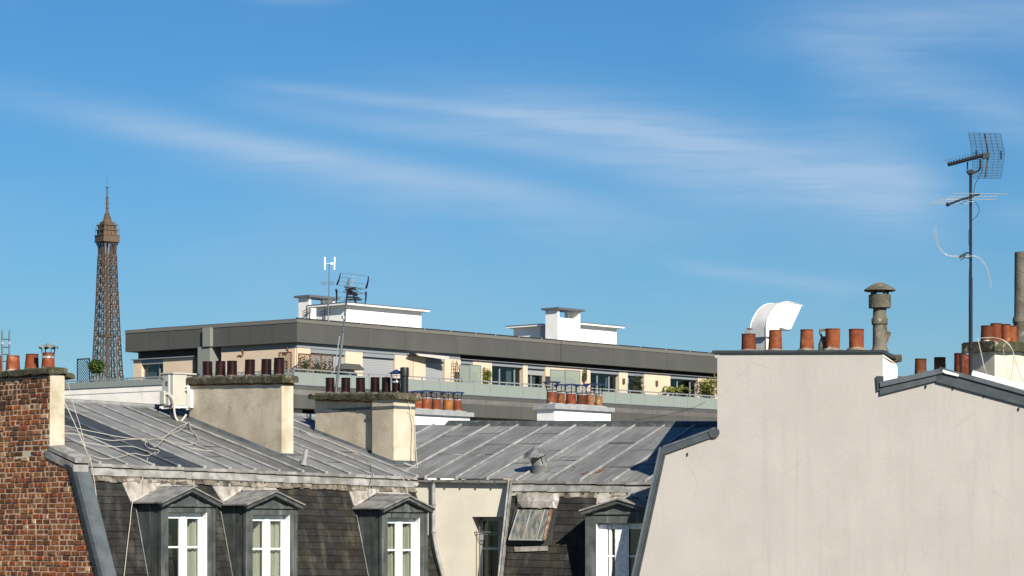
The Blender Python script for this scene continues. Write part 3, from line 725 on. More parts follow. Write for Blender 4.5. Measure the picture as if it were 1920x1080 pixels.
# ================================================================== brick neighbour on the left
HBk = root('brick_house', 'weathered red brick gable wall with a chimney at the left edge', 'house', A.p(sLA, -3, 0))
dC = A.dof(93, sLA)
zc_top = zof(699, A.y(sLA, dC)); z_v0 = zof(848, A.y(sLA, dC)); dE = A.dof(134, sLA); z_e = zof(877, A.y(sLA, dE))
dG = A.dof(185, sLA); z_g = zof(1080, A.y(sLA, dG))
def dmax(z):
    if z > z_v0: return dC
    if z > z_e: return dC+(dE-dC)*(z_v0-z)/(z_v0-z_e)
    return dE+(dG-dE)*(z_e-z)/(z_e-z_g)
ZBB = CZ-3.2; dFar = -6.0
mb = MB()
prof = [(dFar, ZBB), (dmax(ZBB)-.02, ZBB), (dE-.02, z_e), (dC-.02, z_v0), (dC-.02, zc_top), (dFar, zc_top)]
mb.prism([A.p(sLA+.006, d, z) for d, z in prof], A.t*.06)
bw = mb.build('gable_wall', MORTAR, HBk)
lab(bw, 'red and brown brickwork with pale mortar joints')
rg = random.Random(21); mb = MB(); course = .0885; z = ZBB; row = 0
while z < zc_top-.02:
    rowtype = row % 2; d = dFar+rg.uniform(0, .2); zt_ = min(z+course-.015, zc_top)
    while True:
        L = rg.choice([.20, .215, .23, .19]) if (rg.random() < (.75 if rowtype else .35)) else rg.choice([.095, .11, .12])
        dm_ = min(dmax(z), dmax(zt_))-.0
        e = min(d+L, dm_)
        if d >= dm_-.03: break
        if e > -6.1:
            jit = rg.uniform(-.006, .008); c0 = rg.random()
            pal = [(.25, .07, .026), (.22, .085, .030), (.20, .082, .034), (.22, .098, .042), (.15, .066, .031), (.12, .054, .029), (.26, .135, .065), (.18, .085, .038), (.21, .070, .030), (.16, .08, .04)]
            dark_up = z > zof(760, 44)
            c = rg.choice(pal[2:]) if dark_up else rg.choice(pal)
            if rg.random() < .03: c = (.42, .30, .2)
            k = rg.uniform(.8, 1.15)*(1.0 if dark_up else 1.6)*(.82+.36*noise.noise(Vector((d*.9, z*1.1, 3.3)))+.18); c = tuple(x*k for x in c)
            # slightly rounded, hand-made brick: front face inset with jitter
            a0 = [A.p(sLA+.03, dd, zz) for dd, zz in ((d+.004, z), (e-.006, z), (e-.006, zt_), (d+.004, zt_))]
            f0 = [A.p(sLA-.004+jit+rg.uniform(-.003, .003), dd+rg.uniform(-.003, .003), zz+rg.uniform(-.003, .003)) for dd, zz in ((d+.011, z+.007), (e-.013, z+.007), (e-.013, zt_-.007), (d+.011, zt_-.007))]
            m0 = [A.p(sLA+.008+jit, dd, zz) for dd, zz in ((d+.004, z), (e-.006, z), (e-.006, zt_), (d+.004, zt_))]
            mb.mesh(a0+m0+f0, [(4, 5, 9, 8), (5, 6, 10, 9), (6, 7, 11, 10), (7, 4, 8, 11), (8, 9, 10, 11), (0, 1, 5, 4), (1, 2, 6, 5), (2, 3, 7, 6), (3, 0, 4, 7)], c)
        d = e+.013+rg.uniform(0, .007)
    z += course; row += 1
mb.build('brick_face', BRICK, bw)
# rendered return of the chimney and the slab
sRe = A.sof(121, dC)
mb = MB(); mb.box8([A.p(sLA+.0, dC-1.0, z_v0-.1), A.p(sRe, dC-1.0, z_v0-.1), A.p(sRe, dC, z_v0-.08), A.p(sLA, dC, z_v0-.0),
          A.p(sLA+.03, dC-1.0, zc_top), A.p(sRe, dC-1.0, zc_top), A.p(sRe, dC, zc_top), A.p(sLA+.015, dC, zc_top)])
A.box(mb, sLA+.28, sRe, dFar, dC-1.0, z_v0-.3, zc_top)
cr = mb.build('chimney', STUCCO_C, HBk); lab(cr, 'brick chimney with a cream rendered return and terracotta pots')
mb = MB(); mb.box(A.p(sLA-.01, dC-.02, z_v0-.02), A.t*(sRe-sLA+.03), A.n*.05, (0, 0, .10)); mb.build('flashing', ZOLD, cr)
cp = MB(); rough_slab(cp, [A.p(sLA-.05, dFar, 0), A.p(sLA-.05, dC+.05, 0), A.p(sRe+.02, dC+.05, 0), A.p(sRe+.02, dFar, 0)], (zc_top+.09, zc_top+.10), (zc_top-.01, zc_top-.01), .014, 40)
rough_slab(cp, [A.p(sLA+.02, dC+.0, 0), A.p(sRe+.22, dC+.0, 0), A.p(sRe+.22, dC-.6, 0), A.p(sLA+.02, dC-.6, 0)], (zc_top+.085, zc_top+.01), (zc_top+.015, zc_top-.09), .010, 12)
cp.build('chimney_cap', CONC, cr)
smb = sLA+.17
for (px, yb, h, r, t_, c_) in ((-10, 687, .30, .125, 0, (.8, .7, .7)), (24, 686, .275, .125, .02, (1.0, .95, .95)), (59, 684, .275, .122, .05, (.85, .75, .75)), (90, 686, .275, .115, .02, (1, .9, .95))):
    d = A.dof(px, smb); c0 = A.p(smb, d, zc_top+.085); pot(c0, r, r*.86, h, TERRA, cr, c_, tilt=(t_, 0), n=24)
    if px == 90: cq = c0+V(.005, 0, h)
cowl(cr, cq, .165, .085, DZINC, (2.2, 2.4, 2.3), n=16, wav=1, legs=4, r_leg=.105, band=True, drop=.10, legm=GREYM)
mb = MB(); A.box(mb, sLA+.0, sLA+.28, dFar, dG+.2, 0, ZBB); mb.build('wall', STUCCO_Y, HBk)

# ================================================================== HOUSE B: courtyard wing
B = Fr(2.54, 48.0, -22)
bL = B.pt(967, 901, 0); bR = B.pt(1222, 904, 0); srb = B.sof(1086, 0); dRB = B.dof(1246, srb)
RB = Pl(bL, bR, B.p(srb, dRB, zof(798, B.y(srb, dRB))))
def zB(s, d): q = B.p(s, d, 0); return RB.z(q.x, q.y)
print('B ridge d', dRB, 'slope', (zB(0, dRB)-zB(0, 0))/-dRB)
HB = root('courtyard_house', 'lower house with a pale zinc roof, courtyard wall and one dormer by the big gable', 'house', B.p(-2, .5, 0))
sBm = B.sof(957, .02)           # left edge of the mansard part
SPB = (B.sof(1210, 0)-B.sof(1088, 0))/2
rb0 = B.sof(1088, 0)
ribsB = [rb0+SPB*k for k in range(-9, 4)]
dE_B = lambda s: 0.0 if s > sBm-.02 else -.12
endB = .75
ribsB = [r for r in ribsB if r < endB-.1]+[endB]
rfB = zinc_roof('zinc_roof', B, zB, ribsB, dE_B, dRB, HB, [], True, seed=8, tones=(.88, 1.12))
# strip between the last two bays behind the gable wall, ridge flashing, rear slope
mb = MB(); mb.face([B.p(endB, 0, zB(endB, 0)), B.p(endB+.1, 0, zB(endB+.1, 0)), B.p(endB+.9, dRB, zB(endB+.9, dRB)), B.p(endB, dRB, zB(endB, dRB))])
sa, sb_ = ribsB[0]+.9, endB+.9
a, b = B.p(sa, dRB, zB(sa, dRB)-.03), B.p(sb_, dRB, zB(sb_, dRB)-.03); mb.face([a, b, b-B.n*5-V(0, 0, 1.3), a-B.n*5-V(0, 0, 1.3)])
mb.build('rear_slope', ZINC, rfB)
mb = MB(); rg = random.Random(5); s = sa
while s < sb_:
    e = min(s+1.05, sb_)
    mb.box8([B.p(s, dRB+.10, zB(s, dRB+.10)+.004), B.p(e-.01, dRB+.10, zB(e, dRB+.10)+.004), B.p(e-.01, dRB-.08, zB(e, dRB)-.02), B.p(s, dRB-.08, zB(s, dRB)-.02),
             B.p(s, dRB+.095, zB(s, dRB+.095)+.035), B.p(e-.01, dRB+.095, zB(e, dRB+.095)+.035), B.p(e-.01, dRB-.08, zB(e, dRB)+.095), B.p(s, dRB-.08, zB(s, dRB)+.095)], g3(rg.uniform(.7, .95))); s = e
mb.build('ridge_flashing', DZINC, rfB)
def zeB(s): return zB(s, 0)
eave_bands(B, sBm+.01, .45, zeB, HB, seed=9)
def zsB(s): return zeB(s)-.27
def dSB(s, z): return .06+.29*(zsB(s)-z)
slates('slate_slope', B, sBm+.03, .35, zsB, ZB, dSB, HB, pitch=.130, wd=.205, seed=17, mossy=lambda s, z: .9)
mb = MB(); B.box(mb, sBm+.03, .30, -7, .62, 0, ZB); 
mb.prism([B.p(sBm+.05, -7, ZB), B.p(sBm+.05, .5, ZB), B.p(sBm+.05, .0, zeB(sBm)-.12), B.p(sBm+.05, dRB, zB(sBm, dRB)-.15), B.p(sBm+.05, -7, zB(sBm, dRB)-.6)], B.t*(.3-sBm-.05))
mb.build('wall', STUCCO_Y, HB)
# courtyard wall with its window recess
dW = -.12; sw0 = B.sof(790, dW)-.30
wo0 = B.sof(885, dW); zo_ = zof(969, B.y(wo0, dW)); wo1 = wo0+1.05; zwb = CZ-1.3
mb = MB(); TH = .55
B.box(mb, sw0, wo0, dW-TH, dW, 0, zB(sw0, dW)-.10); B.box(mb, wo0, wo1, dW-TH, dW, zo_, zB(wo0, dW)-.10); B.box(mb, wo1, sBm+.3, dW-TH, dW, 0, zo_+.3); B.box(mb, wo0, wo1, dW-TH, dW, 0, zwb)
cw = mb.build('courtyard_wall', STUCCO_Y, HB)
wf = MB(); dwi = dW-.36
B.box(wf, wo0, wo0+.07, dwi-.06, dwi, zwb, zo_, g3(1)); B.box(wf, wo0, wo1, dwi-.06, dwi, zo_-.07, zo_); B.box(wf, wo0+.38, wo0+.52, dwi-.06, dwi+.01, zwb, zo_); B.box(wf, wo0, wo1, dwi-.05, dwi+.004, zof(1031, 49.5), zof(1026, 49.5))
wfr = wf.build('window', LGREY, cw)
mb = MB(); B.box(mb, wo0, wo1, dwi-.04, dwi-.035, zwb, zo_); mb.build('pane', DPANE, cw)
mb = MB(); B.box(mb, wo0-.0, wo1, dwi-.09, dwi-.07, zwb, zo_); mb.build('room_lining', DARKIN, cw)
mb = MB(); zr = zof(999, B.y(wo0, dW)); a = B.p(wo0+.02, dW-.05, zr)
mb.tube([B.p(wo0+.0, dW-.10, zr+.01), B.p(wo1, dW-.10, zr+.01)], .012, 6); mb.tube([B.p(wo0, dW-.22, zr-.03), B.p(wo1, dW-.22, zr-.03)], .01, 6); mb.tube([B.p(wo0+.11, dW-.10, zr+.13), B.p(wo0+.11, dW-.10, zwb)], .012, 6)
mb.build('window_guard', GREYM, cw)
# gutter
mb = MB(); ga, gb = B.sof(786, dW+.06), sBm; N = 10
rg = random.Random(3)
for k in range(6):
    s_a, s_b = ga+(gb-ga)*k/6, ga+(gb-ga)*(k+1)/6; tt = rg.uniform(.8, 1.1)
    za = zB(s_a, dW)-.045; vs_ = []
    for (s_, z_) in ((s_a, zB(s_a, dW)-.045), (s_b-.004, zB(s_b, dW)-.045)):
        for r_ in (.055, .049):
            for j in range(N+1):
                an = math.pi*j/N; vs_.append(B.p(s_, dW+.075-r_*math.cos(an), z_-r_*math.sin(an)))
    m = N+1; fs = []
    for j in range(N): fs += [(j, j+1, 2*m+j+1, 2*m+j), (m+j, m+j+1, 3*m+j+1, 3*m+j)]
    fs += [(0, m, 3*m, 2*m), (m-1, 2*m-1, 4*m-1, 3*m-1)]
    mb.mesh(vs_, fs, g3(tt))
    mb.box(B.p(s_b-.02, dW+.128, zB(s_b, dW)-.10), B.t*.03, B.n*.008, (0, 0, .07), g3(.3))
B.box(mb, ga, gb, dW-.02, dW+.02, zB(ga, dW)-.10, zB(ga, dW)-.04, g3(.4))
mb.build('gutter', ZOLD, HB, smooth=True)
mb = MB(); pp = [B.pt(812.5, 903, dW+.08), B.pt(812.5, 1000, dW+.07), B.pt(820, 1040, dW+.07), B.pt(832, 1085, dW+.07), B.pt(845, 1140, dW+.07)]
mb.tube([pp[0], pp[0].lerp(pp[1], .5), pp[1]]+pp[2:], .037, 12, g3(1)); 
for k in (.02, .45, .98): c = pp[0].lerp(pp[1], k); mb.tube([c-V(0, 0, .02), c+V(0, 0, .02)], .046, 12, g3(.7))
mb.build('downpipe', ZROLL, HB, smooth=True)
# edge board of the mansard
mb = MB(); z1, z0 = zeB(sBm)+.02, ZB
for (e0, e1, o_, t_) in ((-.035, .03, .05, 1.25), (.025, .05, .08, .9)):
    mb.box8([B.p(sBm+e0, dSB(sBm, z0)-.3, z0), B.p(sBm+e1, dSB(sBm, z0)-.3, z0), B.p(sBm+e1, dSB(sBm, z0)+o_, z0), B.p(sBm+e0, dSB(sBm, z0)+o_, z0),
             B.p(sBm+e0, -.25, z1), B.p(sBm+e1, -.25, z1), B.p(sBm+e1, o_, z1), B.p(sBm+e0, o_, z1)], g3(t_))
mb.build('edge_flashing', ZOLD, HB)
SPLB = slatepl(B, zsB, dSB)
dormer(B, 1099, 1226, 1117, 1213, 981, 934, 956, .86, ZB, zsB, dSB, HB, [(1118, 918), (1236, 924), (1236, 960), (1157, 934), (1119, 945)], SPLB,
       'wide dormer tucked against the big pale gable, with a patterned blind', tone=1.05, rec=.16, jamb=.17)
# patterned blind in that dormer
dd_ = .86-.16; a_, b_ = B.sof(1154, dd_), B.sof(1180, dd_); mb = MB(); B.box(mb, a_, b_, dd_+.018, dd_+.024, CZ-1.2, zof(984, 47.5)); o = mb.build('blind', BLIND, HB); lab(o, 'pale patterned blind between the casements')
# skylight in the slates
SK = slatepl(B, zsB, dSB, .05); mb = MB()
c4 = [(974, 957), (1034, 957), (1022, 1016), (958, 1015)]
pts = [SK.hit(*p) for p in c4]; nn = SK.n
fb = MB(); fb.prism([SPLB.hit(966, 950), SPLB.hit(1046, 950), SPLB.hit(1034, 1023), SPLB.hit(950, 1022)], nn*.02, g3(.5)); skf = fb.build('skylight', DZINC, HB); lab(skf, 'small tilted skylight with rusty side and lead hood')
up_ = nn*.10; w1 = MB()
ia = [p+up_*.5 for p in pts[:2]]+[p+up_*1.0 for p in pts[2:]]
w1.prism([ia[0], ia[1], ia[2], ia[3]], -nn*.008); w1.build('pane', mat('skylight_glass', (.30, .27, .20), (.10, .12, .12), 3, .12, 0, stretch=(5, 5, .4), spec=.6), skf)
fm = MB()
for (u_, v_, r_) in ((ia[0], ia[3], .012), (ia[0].lerp(ia[1], .40), ia[3].lerp(ia[2], .40), .011), (ia[0].lerp(ia[1], .82), ia[3].lerp(ia[2], .80), .012), (ia[3], ia[2], .014)): fm.tube([u_+nn*.01, v_+nn*.01], r_, 6)
fm.build('skylight_frame', ZROLL, skf)
rm = MB(); e = (ia[1]-ia[0]).normalized()*.035; rm.prism([ia[1]-nn*.03, ia[1]-nn*.03+e, ia[2]+e-nn*.03, ia[2]-nn*.03], nn*.06); rm.build('rusty_side', mat('rusty_sheet', (.42, .36, .30), (.26, .11, .05), 9, .8, 0, fine=(30, .3)), skf)
hd = MB(); rg = random.Random(31)
h0 = [SK.hit(968+k*80/8, 925+rg.uniform(-1, 1)) for k in range(9)]; h1 = [SK.hit(972+k*78/8, 941+rg.uniform(-1.5, 1.5))+nn*.05 for k in range(9)]; h2 = [SK.hit(976+k*64/8, 955+rg.uniform(-1.5, 1.5))+nn*.085 for k in range(9)]
h2[0] = SK.hit(968, 950); h2[8] = SK.hit(1044, 953)
for k in range(8):
    t_ = rg.choice([.55, .75, 1, 1.25]); hd.mesh([h0[k], h0[k+1], h1[k+1], h1[k], h0[k]-nn*.02, h0[k+1]-nn*.02], [(0, 1, 2, 3)], g3(t_)); hd.mesh([h1[k], h1[k+1], h2[k+1], h2[k]], [(0, 1, 2, 3)], g3(t_*.8))
hd.build('lead_hood', ZLEAD, skf)
sl_ = MB(); sl_.prism([SPLB.hit(965, 1026), SPLB.hit(1028, 1024), SPLB.hit(1027, 1033), SPLB.hit(966, 1035)], nn*.02, g3(.7)); sl_.build('lead_sill', ZLEAD, skf)
# roof ventilator with dented hat
q = RB.hit(1015, 886); mb = MB(); mb.lathe(q-V(0, 0, .06), [(.165, 0), (.165, .05), (.155, .17), (.158, .175), (.158, .20), (.150, .21), (.148, .36), (.138, .36), (.138, .1), (.001, .1)], 22, g3(1), tilt=(-.12, 0))
VENTM = mat('vent_zinc', (.25, .255, .25), (.15, .155, .15), 7, .55, .1, fine=(25, .25))
vn = mb.build('roof_ventilator', VENTM, HB, smooth=True); lab(vn, 'round zinc ventilator with a tipped umbrella hat')
hat = MB(); c = q+V(-.10, -.02, .40); vs_ = [c+V(0, 0, .10)]; n = 9
tl = Vector((.32, -.2, 0))
for k in range(n):
    a = 2*math.pi*k/n; rr = .24; p = V(rr*math.cos(a), rr*math.sin(a), -.05); p.z += -.20*(-p.x)+.28*p.y; p.z += .02*math.sin(5*a); vs_.append(c+p)
vs_ += [v-V(0, 0, .012) for v in vs_]
fs = [(0, 1+k, 1+(k+1) % n) for k in range(n)]+[(n+1, n+2+(k+1) % n, n+2+k) for k in range(n)]+[(1+k, n+2+k, n+2+(k+1) % n, 1+(k+1) % n) for k in range(n)]
hat.mesh(vs_, fs); hat.build('hat', VENTM, vn)
for k in range(4):
    a = .4+k*math.pi/2; lg = MB(); lg.tube([c+V(.17*math.cos(a), .17*math.sin(a), -.03), q+V(-.03+.15*math.cos(a), .15*math.sin(a), .15)], .009, 5)
    lg.build('hat_leg', BLACKM, vn)
mb = MB(); c = RB.hit(1052, 880); mb.tube([c+V(.26*math.cos(k*math.pi/12), .30*math.sin(k*math.pi/12), 0)+V(0, 0, RB.z(c.x+.26*math.cos(k*math.pi/12), c.y+.30*math.sin(k*math.pi/12))-c.z+.004) for k in range(25)], .007, 5)
o = mb.build('patch_ring', DZINC, HB); lab(o, 'round sealed patch outline on the zinc')
mb = MB(); 
for quad in ([(1115, 888), (1130, 880), (1137, 880), (1122, 888)], [(1089, 890), (1100, 885), (1104, 885), (1094, 890)]):
    mb.face([RB.hit(*p)+V(0, 0, .012) for p in quad])
mb.build('roof_patch', RUST, HB)

# ================================================================== HOUSE C: big rendered gable on the right
Cf = Fr((1345-960)/F*46.2, 46.2, -15)
HC = root('rendered_house', 'tall pale rendered gable wall filling the right side, topped with pots and vents', 'house', Cf.p(3, -2, 0))
def cpt(px, py, d=0): return Cf.pt(px, py, d)
th = .34
wp = [(1240, 853), (1345, 815), (1345, 661), (1655, 660), (1655, 733), (1765, 703), (1925, 750), (2150, 815)]
low = cpt(1178, 1134)
poly = [cpt(*p) for p in wp]
def flat(mb, poly, n, th, N=1): mb.prism(poly, -n*th)
mb = MB()
full = [Vector((low.x, low.y, 0)), low, *poly, Vector((poly[-1].x, poly[-1].y, 0))]
mb.prism(full, -Cf.n*th)
gw = mb.build('gable_wall', STUCCO_W, HC, bevel=0)
# thicker upper part and bright return
mb = MB(); sA_, sB_ = Cf.sof(1345, 0), Cf.sof(1655, 0); zt = zof(661, 45.6)-.01; dep = -1.25
e1 = cpt(1655, 664, 0); Yb = Cf.y(sB_, 0)+1.15; e2 = P(1683, 671, Yb)
mb.box8([Vector((e1.x-.3, e1.y+.5, CZ+2.35)), Vector((e1.x+.002, e1.y+.004, CZ+2.35)), Vector((e2.x, e2.y, CZ+2.2)), Vector((e2.x-.8, e2.y, CZ+2.2)),
         Vector((e1.x-.3, e1.y+.5, e1.z)), Vector((e1.x+.002, e1.y+.004, e1.z)), Vector((e2.x, e2.y, e1.z-.1)), Vector((e2.x-.8, e2.y, e1.z-.1))])
Cf.box(mb, sA_+.01, sB_-.25, dep, -th+.01, CZ+.4, zt-.02)
mb.build('upper_return', WHITE, HC)
mb = MB(); zprism_ = [V(3.66, 46.62, 0), V(4.06, 51.3, 0), V(5.6, 51.0, 0), V(5.6, 46.2, 0)]; mb.box8([V(p.x, p.y, CZ+.5) for p in zprism_]+[V(p.x, p.y, CZ+h_) for p, h_ in zip(zprism_, (3.18, 3.52, 3.52, 3.18))]); mb.build('shadow_mass', STUCCO_W, HC)  # unseen block added behind the tall wall to cast shade on the courtyard roof
# house body behind
mb = MB(); Cf.box(mb, sA_+.3, sA_+9, -12, -th+.01, 0, CZ+1.2); mb.build('wall', STUCCO_W, HC)
# dark coping on the tall wall
cpb = MB(); a, b = cpt(1335, 657, .05), cpt(1657, 656, .05)
def strip(mb, a, b, h, dback, t_=1.0, dn=Cf.n): mb.box8([a-V(0, 0, h), b-V(0, 0, h), b-V(0, 0, h)-dn*dback, a-V(0, 0, h)-dn*dback, a, b, b-dn*dback, a-dn*dback], g3(t_))
strip(cpb, a, b, .045, 1.35, .45); 
a2 = b-V(0, 0, .0); b2 = P(1684, 670, Cf.y(sB_, 0)+1.1)
cpb.box8([a2-V(0, 0, .05), b2-V(0, 0, .05), b2-V(.5, 0, .05), a2-V(.3, -.3, .05), a2, b2, b2-V(.5, 0, 0), a2-V(.3, -.3, 0)], g3(.5))
cc = cpb.build('coping', COPING, HC)
cb = MB(); e = P(1676, 664, Cf.y(sB_, 0)+.95); rough_slab(cb, [e, e+V(.15, .06, 0), e+V(.10, .45, 0), e+V(-.05, .40, 0)], (e.z, e.z), (e.z-.12, e.z-.12), .006, 4); o = cb.build('coping_block', CONC, HC)
pb_ = MB(); pb_.face([cpt(1655, 668, .03), P(1672, 682, Cf.y(sB_, 0)+.7), P(1683, 684, Yb), P(1668, 672, Yb)]); pb_.build('coping_flash', RUST, HC)
# small cream shoulder below the coping at its left end
mb = MB(); mb.prism([cpt(1338, 661, .01), cpt(1352, 661, .01), cpt(1346, 672, .01), cpt(1341, 671, .01)], -Cf.n*.3); mb.build('shoulder', STUCCO_W, HC)
# verge of the mansard profile at the left
vg = MB()
def band(mb, p0, p1, wpx, d0, d1, t_):     # strip between two photo points, wpx tall towards the inside
    a, b = cpt(p0[0], p0[1], d1), cpt(p1[0], p1[1], d1); c, d = cpt(p1[0]+wpx[0], p1[1]+wpx[1], d1), cpt(p0[0]+wpx[0], p0[1]+wpx[1], d1)
    mb.prism([a, b, c, d], -Cf.n*(d1-d0), g3(t_))
band(vg, (1243, 837), (1341, 802), (2, 15), -.30, .045, .8)
band(vg, (1243, 836), (1341, 801), (0, 4), -.42, .06, 1.1)
vg.tube([cpt(1339, 811, .05), cpt(1339, 811, -.4)], .095, 16, g3(.6))
band(vg, (1241, 838), (1186, 1092), (8, 3), -.42, .05, .8)
band(vg, (1236, 838), (1181, 1092), (5, 1), -.44, .035, 1.3)
band(vg, (1244, 850), (1192, 1090), (3, 1), -.1, .065, .55)
vg.build('verge_flashing', COPING, HC)
# right gable flashing with zinc roof behind
rgm = MB()
def slope(p0, p1, h, d0, d1, t_): 
    a, b = cpt(*p0, d1), cpt(*p1, d1); k = V(0, 0, h)
    rgm.prism([a, b, b-k, a-k], -Cf.n*(d1-d0), g3(t_))
slope((1650, 723), (1768, 693), .16, -.02, .05, .85); slope((1650, 716), (1770, 689), .09, -.35, .085, 1.1)
slope((1756, 694), (1930, 741), .20, -.02, .05, .75); slope((1762, 688), (1930, 735), .07, -.35, .085, 1.0)
slope((1930, 741), (2140, 800), .20, -.02, .05, .75); slope((1930, 735), (2140, 794), .07, -.35, .085, 1.0)
rgm.prism([cpt(1643, 705, .05), cpt(1655, 705, .05), cpt(1655, 728, .05), cpt(1645, 733, .05)], -Cf.n*.2, g3(.6))
rgm.build('gable_flashing', COPING, HC)
lm = MB(); lm.prism([cpt(1768, 693, .095), cpt(1798, 702, .095), cpt(1797, 706, .095), cpt(1772, 700, .095), cpt(1767, 697, .095)], -Cf.n*.1, g3(1.2))
a, b = cpt(1822, 704, .0), cpt(1935, 735, .0); lm.box8([a, b, b-Cf.n*.25, a-Cf.n*.25, a+V(0, 0, .03), b+V(0, 0, .03), b-Cf.n*.25+V(0, 0, .10), a-Cf.n*.25+V(0, 0, .10)], g3(1.5))
lm.build('mortar_fillet', WHITE, HC)
rf = MB(); ap = cpt(1765, 694, -.2); l_ = cpt(1650, 725, -.2); r_ = cpt(2140, 803, -.2); bk = -Cf.n*9
rf.face([ap, l_, l_+bk, ap+bk]); rf.face([ap, r_, r_+bk, ap+bk]); rf.build('zinc_roof', ZINC, HC)
wb = MB()
for (px, py) in ((1736, 722), (1787, 725), (1845, 739), (1910, 764), (1289, 849)):
    c = cpt(px, py, .02); wb.tube([c, c-V(0, 0, .05)], .012, 5)
wb.build('flashing_clips', BLACKM, HC)
# pots along the tall wall
def onC(px, d, z=None): s = Cf.sof(px, d); return Cf.p(s, d, z if z is not None else zof(655, Cf.y(s, d)))
zcop = zof(655, 45.9)
for (px, h, r0, r1, c_) in ((1404, .30, .128, .120, (.62, .6, .6)), (1453.5, .355, .122, .106, (.95, .95, .95)), (1513, .355, .125, .108, (1, 1, 1)), (1561, .36, .124, .128, (1.1, 1.1, 1)), (1606, .345, .128, .128, (1, .95, .95))):
    pot(onC(px, -.30, zcop), r0, r1, h, TERRA, HC, c_, n=26)
c = onC(1545, -.42, zcop); mb = MB()
mb.lathe(c, [(.10, 0), (.10, .10), (.075, .17), (.055, .24)], 14); mb.tube([c+V(-.02, 0, .2), c+V(-.07, 0, .30), c+V(-.06, 0, .36)], .02, 8); mb.tube([c+V(-.08, 0, .35), c+V(.12, 0, .36), c+V(.2, .02, .34)], .022, 8)
o = mb.build('broken_pot', FIBRE, HC, smooth=True); lab(o, 'sooty broken clay pot with a loop')
c = onC(1404, -.6, zcop); mb = MB(); mb.box(c+V(-.06, 0, .30), (.10, 0, 0), (0, .02, 0), (0, 0, .12)); mb.box(c+V(-.03, 0, .40), (.11, 0, 0), (0, .08, 0), (0, 0, .03)); mb.build('small_cowl', GREYM, HC)
# tall fibre cement flue with mushroom hat
c = onC(1649.5, -.45, zcop-.03); u = 46.3/5000; mb = MB()
def zz(py): return zof(py, 46.3)-c.z
mb.lathe(c, [(.16, 0), (.135, .04), (.122, .09), (.118, zz(613)), (.14, zz(611)), (.142, zz(602)), (.118, zz(598)), (.115, zz(580))], 24, wob=.008)
mb.lathe(c, [(.115, zz(581)), (.190, zz(581)), (.192, zz(557)), (.165, zz(556)), (.165, zz(575)), (.001, zz(575))], 24, wob=.006)
mb.lathe(c, [(.25, zz(550)), (.272, zz(549)), (.268, zz(547)), (.20, zz(542)), (.12, zz(537)), (.05, zz(534)), (.001, zz(533.5))], 24, wob=.01)
mb.lathe(c, [(.27, zz(549.5)), (.1, zz(546)), (.001, zz(545))], 24)
for k in range(4):
    a = .45+k*math.pi/2; p = c+V(.15*math.cos(a), .15*math.sin(a), 0); mb.box(p+V(-.028, -.028, zz(560)), (.056, 0, 0), (0, .056, 0), (0, 0, zz(547)-zz(560)))
mb.tube([c+V(.11, 0, zz(640)), c+V(.15, 0, zz(625))], .05, 8)
fl_ = mb.build('mushroom_flue', FIBRE, HC, smooth=True); lab(fl_, 'tall lichen grey flue with mushroom hat')
mb = MB(); mb.prism([c+V(.13, -.03, zz(645)), c+V(.17, -.03, zz(645)), c+V(.17, -.03, zz(628)), c+V(.12, -.03, zz(617))], (0, .05, 0)); mb.build('flue_flap', GREYM, HC)
# curved white extraction hood
Hf = Fr(onC(1437, -.95).x, onC(1437, -.95).y, 38)
def hp(px, py): return Hf.pt(px, py, 0)
prof = [(1437, 660), (1436, 612), (1438, 601), (1443, 590), (1450, 579), (1459, 571), (1468, 567), (1478, 566), (1503, 571), (1482, 617), (1477, 618), (1462, 614), (1460, 625), (1460, 660)]
HOODM = mat('hood_metal', (.92, .90, .85), (.82, .80, .74), 3, .5, 0, fine=(25, .06), streak=((.60, .57, .50), .5, 7, 1.2), spots=((.5, .42, .32), .5, 9, .64, .74))
prof = [prof[0]]+[(q.x, q.y) for q in catmull([V(x, y, 0) for x, y in prof[1:8]], 5)]+prof[8:]
mb = MB(); mb.prism([hp(*p) for p in prof], -Hf.n*.40); hd_ = mb.build('extraction_hood', HOODM, HC, smooth=True); lab(hd_, 'curved white extraction hood')
mb = MB(); a = hp(1434, 634)+Hf.n*.015; mb.box(a, Hf.t*.30, -Hf.n*.45, (0, 0, .03)); mb2 = MB(); pr2 = [hp(*p_)+Hf.n*.004 for p_ in prof]; mb2.tube(pr2[:len(pr2)-4], .010, 6); mb2.tube([p_-Hf.n*.40 for p_ in pr2[:len(pr2)-4]], .010, 6)
for p_ in pr2[2:-5:3]: mb2.tube([p_+V(.03, 0, -.03), p_+V(.03, 0, -.03)+Hf.n*.006], .008, 6)
mb2.build('hood_seam', HOODM, hd_, smooth=True)
mb.tube([hp(1466, 619)+Hf.n*.01, hp(1480, 619.5)+Hf.n*.01], .012, 6); mb.build('hood_band', GREYM, hd_)

